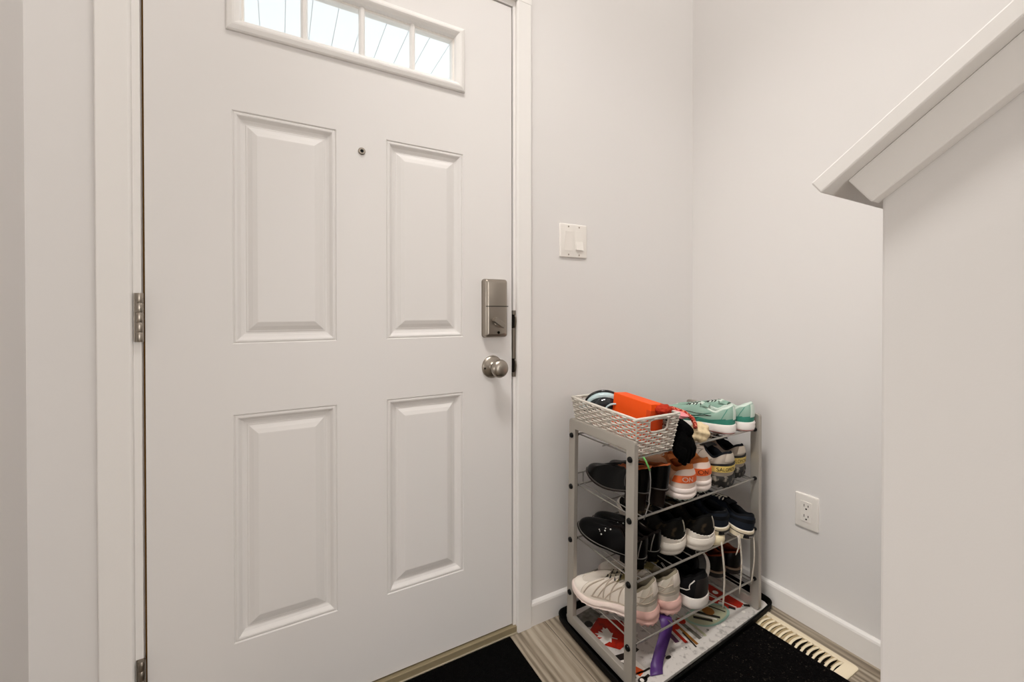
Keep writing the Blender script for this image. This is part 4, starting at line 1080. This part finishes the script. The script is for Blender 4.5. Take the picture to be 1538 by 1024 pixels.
M_ORANGE = mat('orange_card', '#ee5200', .6); M_ORANGE_SHADE = mat('orange_card_shade', '#d24404', .6)  # second orange is darkened to paint shade on the box end
ob_ = thing('cardboard_box', 'bright orange cardboard box standing tilted in the white basket', 'box', BT @ Vector((.070, .026, .011)), (math.radians(3.), math.radians(4), math.radians(-1.5)))
bm = NB(); add_box(bm, (0, 0, 0), (.050, .158, .118)); obj('box_body', bm, M_ORANGE, ob_, local=True, bevel=.0012)
bm = NB(); add_box(bm, (-.001, -.0012, .0), (.051, .016, .100)); o = obj('shaded_end', bm, M_ORANGE_SHADE, ob_, local=True, bevel=.001); o['label'] = 'box end in darker orange, painted shade'
M_NET = mat('red_net', '#a5301d', .8, bump=(200, .6, .002))
bm = NB(); bmesh.ops.create_icosphere(bm, subdivisions=4, radius=.026)
for v in bm.verts:
    n = math.sin(v.co.x * 300 + 1) * math.sin(v.co.y * 260) * math.sin(v.co.z * 280 + 2); v.co *= 1 + .16 * n; v.co.z *= .55; v.co.x *= 1.0
nb = obj('mesh_pouch', bm, M_NET, None, smooth=True); nb.matrix_basis = Matrix.Translation(BT @ Vector((.118, .020, .112)))
tag(nb, 'crumpled red mesh pouch at the front corner of the white basket', 'pouch')

# black and pale blue goggles at the back of the basket
gt = thing('goggles', 'glossy black goggles with a pale blue band, back of the basket', 'goggles', BT @ Vector((.062, .205, .076)), (0, 0, math.radians(-36)))
M_GBLK = mat('goggle_black', '#0b1013', .15, spec=.6); M_GBLU = mat('goggle_pale', '#b8cdd0', .3); M_GLEN = mat('goggle_lens', '#101a20', .06, spec=.8)
def arch(rx, rz, y, a0=-20, a1=200, n=26, bow=.018):
    out = []
    for k in range(n + 1):
        a = math.radians(lerp(a0, a1, k / n)); x = rx * math.cos(a); out.append((x, y + bow * (x / .06) ** 2, rz * math.sin(a)))
    return out
def arch_band(bm, o_, i_):
    A = [bm.verts.new(p) for p in o_]; B = [bm.verts.new(p) for p in i_]
    for k in range(len(A) - 1): Q(bm, [A[k], A[k + 1], B[k + 1], B[k]])
    return B
bm = NB(); add_tube(bm, arch(.062, .056, 0), .0045, 8); obj('frame', bm, M_GBLK, gt, local=True, smooth=True)
bm = NB(); arch_band(bm, arch(.060, .054, -.001), arch(.052, .038, -.010)); o = obj('pale_band', bm, M_GBLU, gt, local=True, smooth=True, solid=.003); o['label'] = 'pale blue band'
bm = NB(); B = arch_band(bm, arch(.053, .039, -.009), arch(.030, .012, -.014)); Q(bm, B); obj('lens', bm, M_GLEN, gt, local=True, smooth=True, solid=.003)
bm = NB(); add_tube(bm, [(x + .030, y, z - .006) for x, y, z in arch(.030, .026, -.020, 10, 170, 14)], .0045, 8, flat=.6); obj('nose_bridge', bm, M_GBLU, gt, local=True, smooth=True)
bm = NB(); add_tube(bm, [(-.060, .01, .004), (-.068, -.004, .012), (-.074, -.014, .004)], .010, 8, flat=.4, up=(0, 0, 1)); obj('strap', bm, M_GBLU, gt, local=True, smooth=True)

# things beside the basket on the top shelf
def blob(bm, c, rad, amp, fr, sq=(1, 1, 1), sub=4, ph=0.):
    n0 = len(bm.verts); bmesh.ops.create_icosphere(bm, subdivisions=sub, radius=1.)
    bm.verts.ensure_lookup_table()
    for v in bm.verts[n0:]:
        d = v.co.copy(); k = 1 + amp * (math.sin(d.x * fr + ph) * math.sin(d.y * fr * 1.1 + 1 + ph) + .6 * math.sin(d.z * fr * 1.3 + d.x * 3 + ph))
        v.co = Vector(c) + Vector((d.x * rad[0] * sq[0], d.y * rad[1] * sq[1], d.z * rad[2] * sq[2])) * k
M_KNIT = mat('black_fleece', '#060606', 1., spec=.05, bump=(260, .8, .002))
gl = thing('winter_glove', 'black fleece glove stuffed beside the basket, hanging over the front rail', 'glove', (1.285, -.33, .645))
bm = NB()
blob(bm, (1.293, -.30, .690), (.036, .085, .040), .04, 4)
blob(bm, (1.287, -.357, .655), (.034, .026, .050), .05, 4, ph=1)
for k, (x, zl) in enumerate(((1.270, .604), (1.285, .594), (1.300, .598), (1.312, .610))):
    add_tube(bm, [(x, -.360, .665), (x, -.372, .640), (x + .001, -.368, .620), (x + .002, -.362, zl)], [.012, .0115, .010, .007], 10)
obj('fleece', bm, M_KNIT, gl, smooth=True)
M_PINK = mat('pink_cloth', '#d98a90', .9); M_CORD = mat('red_braid', '#9c1f1a', .8, vary=(220, '#e08a70', .48, .56)); M_RUFF = mat('cream_cloth', '#d9c5a0', .95, bump=(90, .5, .004))
bm = NB(); blob(bm, (1.305, -.315, .728), (.030, .040, .010), .08, 5); tag(obj('folded_cloth', bm, M_PINK, None, smooth=True), 'small pink cloth on top of the black fleece glove', 'cloth')
bm = NB(); add_tube(bm, [(1.290, -.275, .742), (1.312, -.300, .742), (1.335, -.325, .732), (1.352, -.340, .715), (1.358, -.345, .698), (1.350, -.352, .690)], .0065, 8)
tag(obj('braided_cord', bm, M_CORD, None, smooth=True), 'red braided cord draped between the basket and a mint shoe', 'cord')
bm = NB(); blob(bm, (1.383, -.340, .667), (.034, .026, .029), .13, 6, ph=.5); tag(obj('scrunchie', bm, M_RUFF, None, smooth=True), 'cream crumpled fabric scrunchie at the front of the top shelf', 'scrunchie')

# green and grey cord hanging from the basket corner
M_GREEN = mat('green_cord', '#79c46a', .6); M_GCORD = mat('grey_cord', '#6e6a66', .6)
cd = thing('hanging_cord', 'thin green and grey cord hanging below the basket corner', 'cord', (1.137, -.353, .63))
bm = NB(); add_tube(bm, [(1.128, -.358, .640), (1.134, -.3590, .632), (1.143, -.3595, .615), (1.150, -.360, .602)], .0026, 8); o = obj('green_end', bm, M_GREEN, cd, smooth=True); o['label'] = 'bright green end'
bm = NB(); add_tube(bm, [(1.150, -.360, .602), (1.1535, -.360, .575), (1.152, -.360, .545), (1.147, -.360, .520), (1.148, -.360, .510), (1.138, -.360, .490), (1.128, -.360, .470)], .0017, 8); obj('grey_end', bm, M_GCORD, cd, smooth=True)
# cream lace tip above the black dress shoes
bm = NB(); add_tube(bm, [(1.230, -.205, .405), (1.236, -.200, .385), (1.246, -.195, .365), (1.250, -.190, .352)], [.0006, .003, .006, .008], 8, flat=.3); tag(obj('ribbon', bm, M_CSOLE, None, smooth=True), 'short cream ribbon end above the black dress shoes', 'ribbon')
# purple strap hanging from the lowest shelf into the tray
M_PURP = mat('purple_strap', '#4d2a6e', .45, spec=.5)
bm = NB(); P_ = [(1.256, -.300, .1300), (1.254, -.325, .1310), (1.250, -.3345, .119), (1.236, -.336, .086), (1.216, -.338, .055), (1.200, -.342, .034), (1.188, -.350, .0250), (1.176, -.362, .0243)]
Wd = Vector((.0185, -.006, 0)); rowA = [bm.verts.new(Vector(p) - Wd) for p in P_]; rowB = [bm.verts.new(Vector(p) + Wd) for p in P_]
for i in range(len(P_) - 1): Q(bm, [rowA[i], rowA[i + 1], rowB[i + 1], rowB[i]])
tag(obj('webbing_strap', bm, M_PURP, None, smooth=True, solid=.002), 'shiny purple strap hanging from the lowest shelf into the tray', 'strap')

# ------------------------------------------------------------------ light
def area(name, loc, rot, size, power, col, shape='SQUARE', sy=None, spread=None):
    l = bpy.data.lights.new(name, 'AREA'); l.energy = power; l.color = col; l.shape = shape; l.size = size
    if sy: l.size_y = sy
    if spread: l.spread = spread
    o = bpy.data.objects.new(name, l); COL.objects.link(o); o.location = loc; o.rotation_euler = rot; return o
WARM = (1., .968, .925)
area('ceiling_lamp', (.64, -1.02, 3.22), (0, 0, 0), .5, 14.5, WARM, 'DISK')
area('corner_fill', (.10, -.95, 3.2), (Vector((1.70, -.36, 0.)) - Vector((.10, -.95, 3.2))).to_track_quat('-Z', 'Y').to_euler(), .35, 5., WARM, 'DISK', spread=math.radians(60))  # added fill spot, lifts the dark lower right wall and the rack
area('back_fill', (.9, BW + .06, 1.25), (math.radians(90), 0, 0), 1.6, 53, (1., .978, .948), 'RECTANGLE', 2.2)  # unseen fill added behind the camera, no window is built there
area('side_fill', (FX + .06, -1.95, 1.2), (0, math.radians(-90), 0), 2.2, 76, (1., .982, .955), 'RECTANGLE', 3.0)  # large fill added in the unseen side room to even out the light
wd_ = bpy.data.worlds.new('World'); SC.world = wd_; wd_.use_nodes = True
nt = wd_.node_tree; bg = nt.nodes['Background']
sky = nt.nodes.new('ShaderNodeTexSky'); sky.sky_type = 'HOSEK_WILKIE'; sky.turbidity = 8.; sky.ground_albedo = .6; sky.sun_direction = Vector((.3, -.5, .75)).normalized()
mxr = nt.nodes.new('ShaderNodeMixRGB'); mxr.inputs[0].default_value = .8; mxr.inputs[2].default_value = (.96, .98, 1., 1)
nt.links.new(sky.outputs[0], mxr.inputs[1]); nt.links.new(mxr.outputs[0], bg.inputs['Color']); bg.inputs['Strength'].default_value = 3.3

# ------------------------------------------------------------------ camera (level lens with a slight downward lens shift)
F_PX, YAW, PITCH, ROLL, SHIFT = 629.472, .506893, .00692533, -.000637995, -40.1035
fw = Vector((math.sin(YAW) * math.cos(PITCH), math.cos(YAW) * math.cos(PITCH), -math.sin(PITCH)))
r0 = Vector((math.cos(YAW), -math.sin(YAW), 0)); u0 = r0.cross(fw)
rr_ = r0 * math.cos(ROLL) + u0 * math.sin(ROLL); uu_ = -r0 * math.sin(ROLL) + u0 * math.cos(ROLL)
cam = bpy.data.cameras.new('camera'); co = bpy.data.objects.new('camera', cam); COL.objects.link(co)
co.matrix_world = Matrix(((rr_.x, uu_.x, -fw.x, .258), (rr_.y, uu_.y, -fw.y, -1.184), (rr_.z, uu_.z, -fw.z, 1.04), (0, 0, 0, 1)))
cam.sensor_fit = 'HORIZONTAL'; cam.sensor_width = 36.; cam.lens = F_PX / 1538 * 36.; cam.shift_y = SHIFT / 1538; cam.clip_start = .02
SC.camera = co
SC.view_settings.view_transform = 'Standard'; SC.view_settings.look = 'None'; SC.view_settings.gamma = 1.; SC.view_settings.use_curve_mapping = False
SC.view_settings.exposure = .01
SC.cycles.max_bounces = 10; SC.cycles.diffuse_bounces = 6
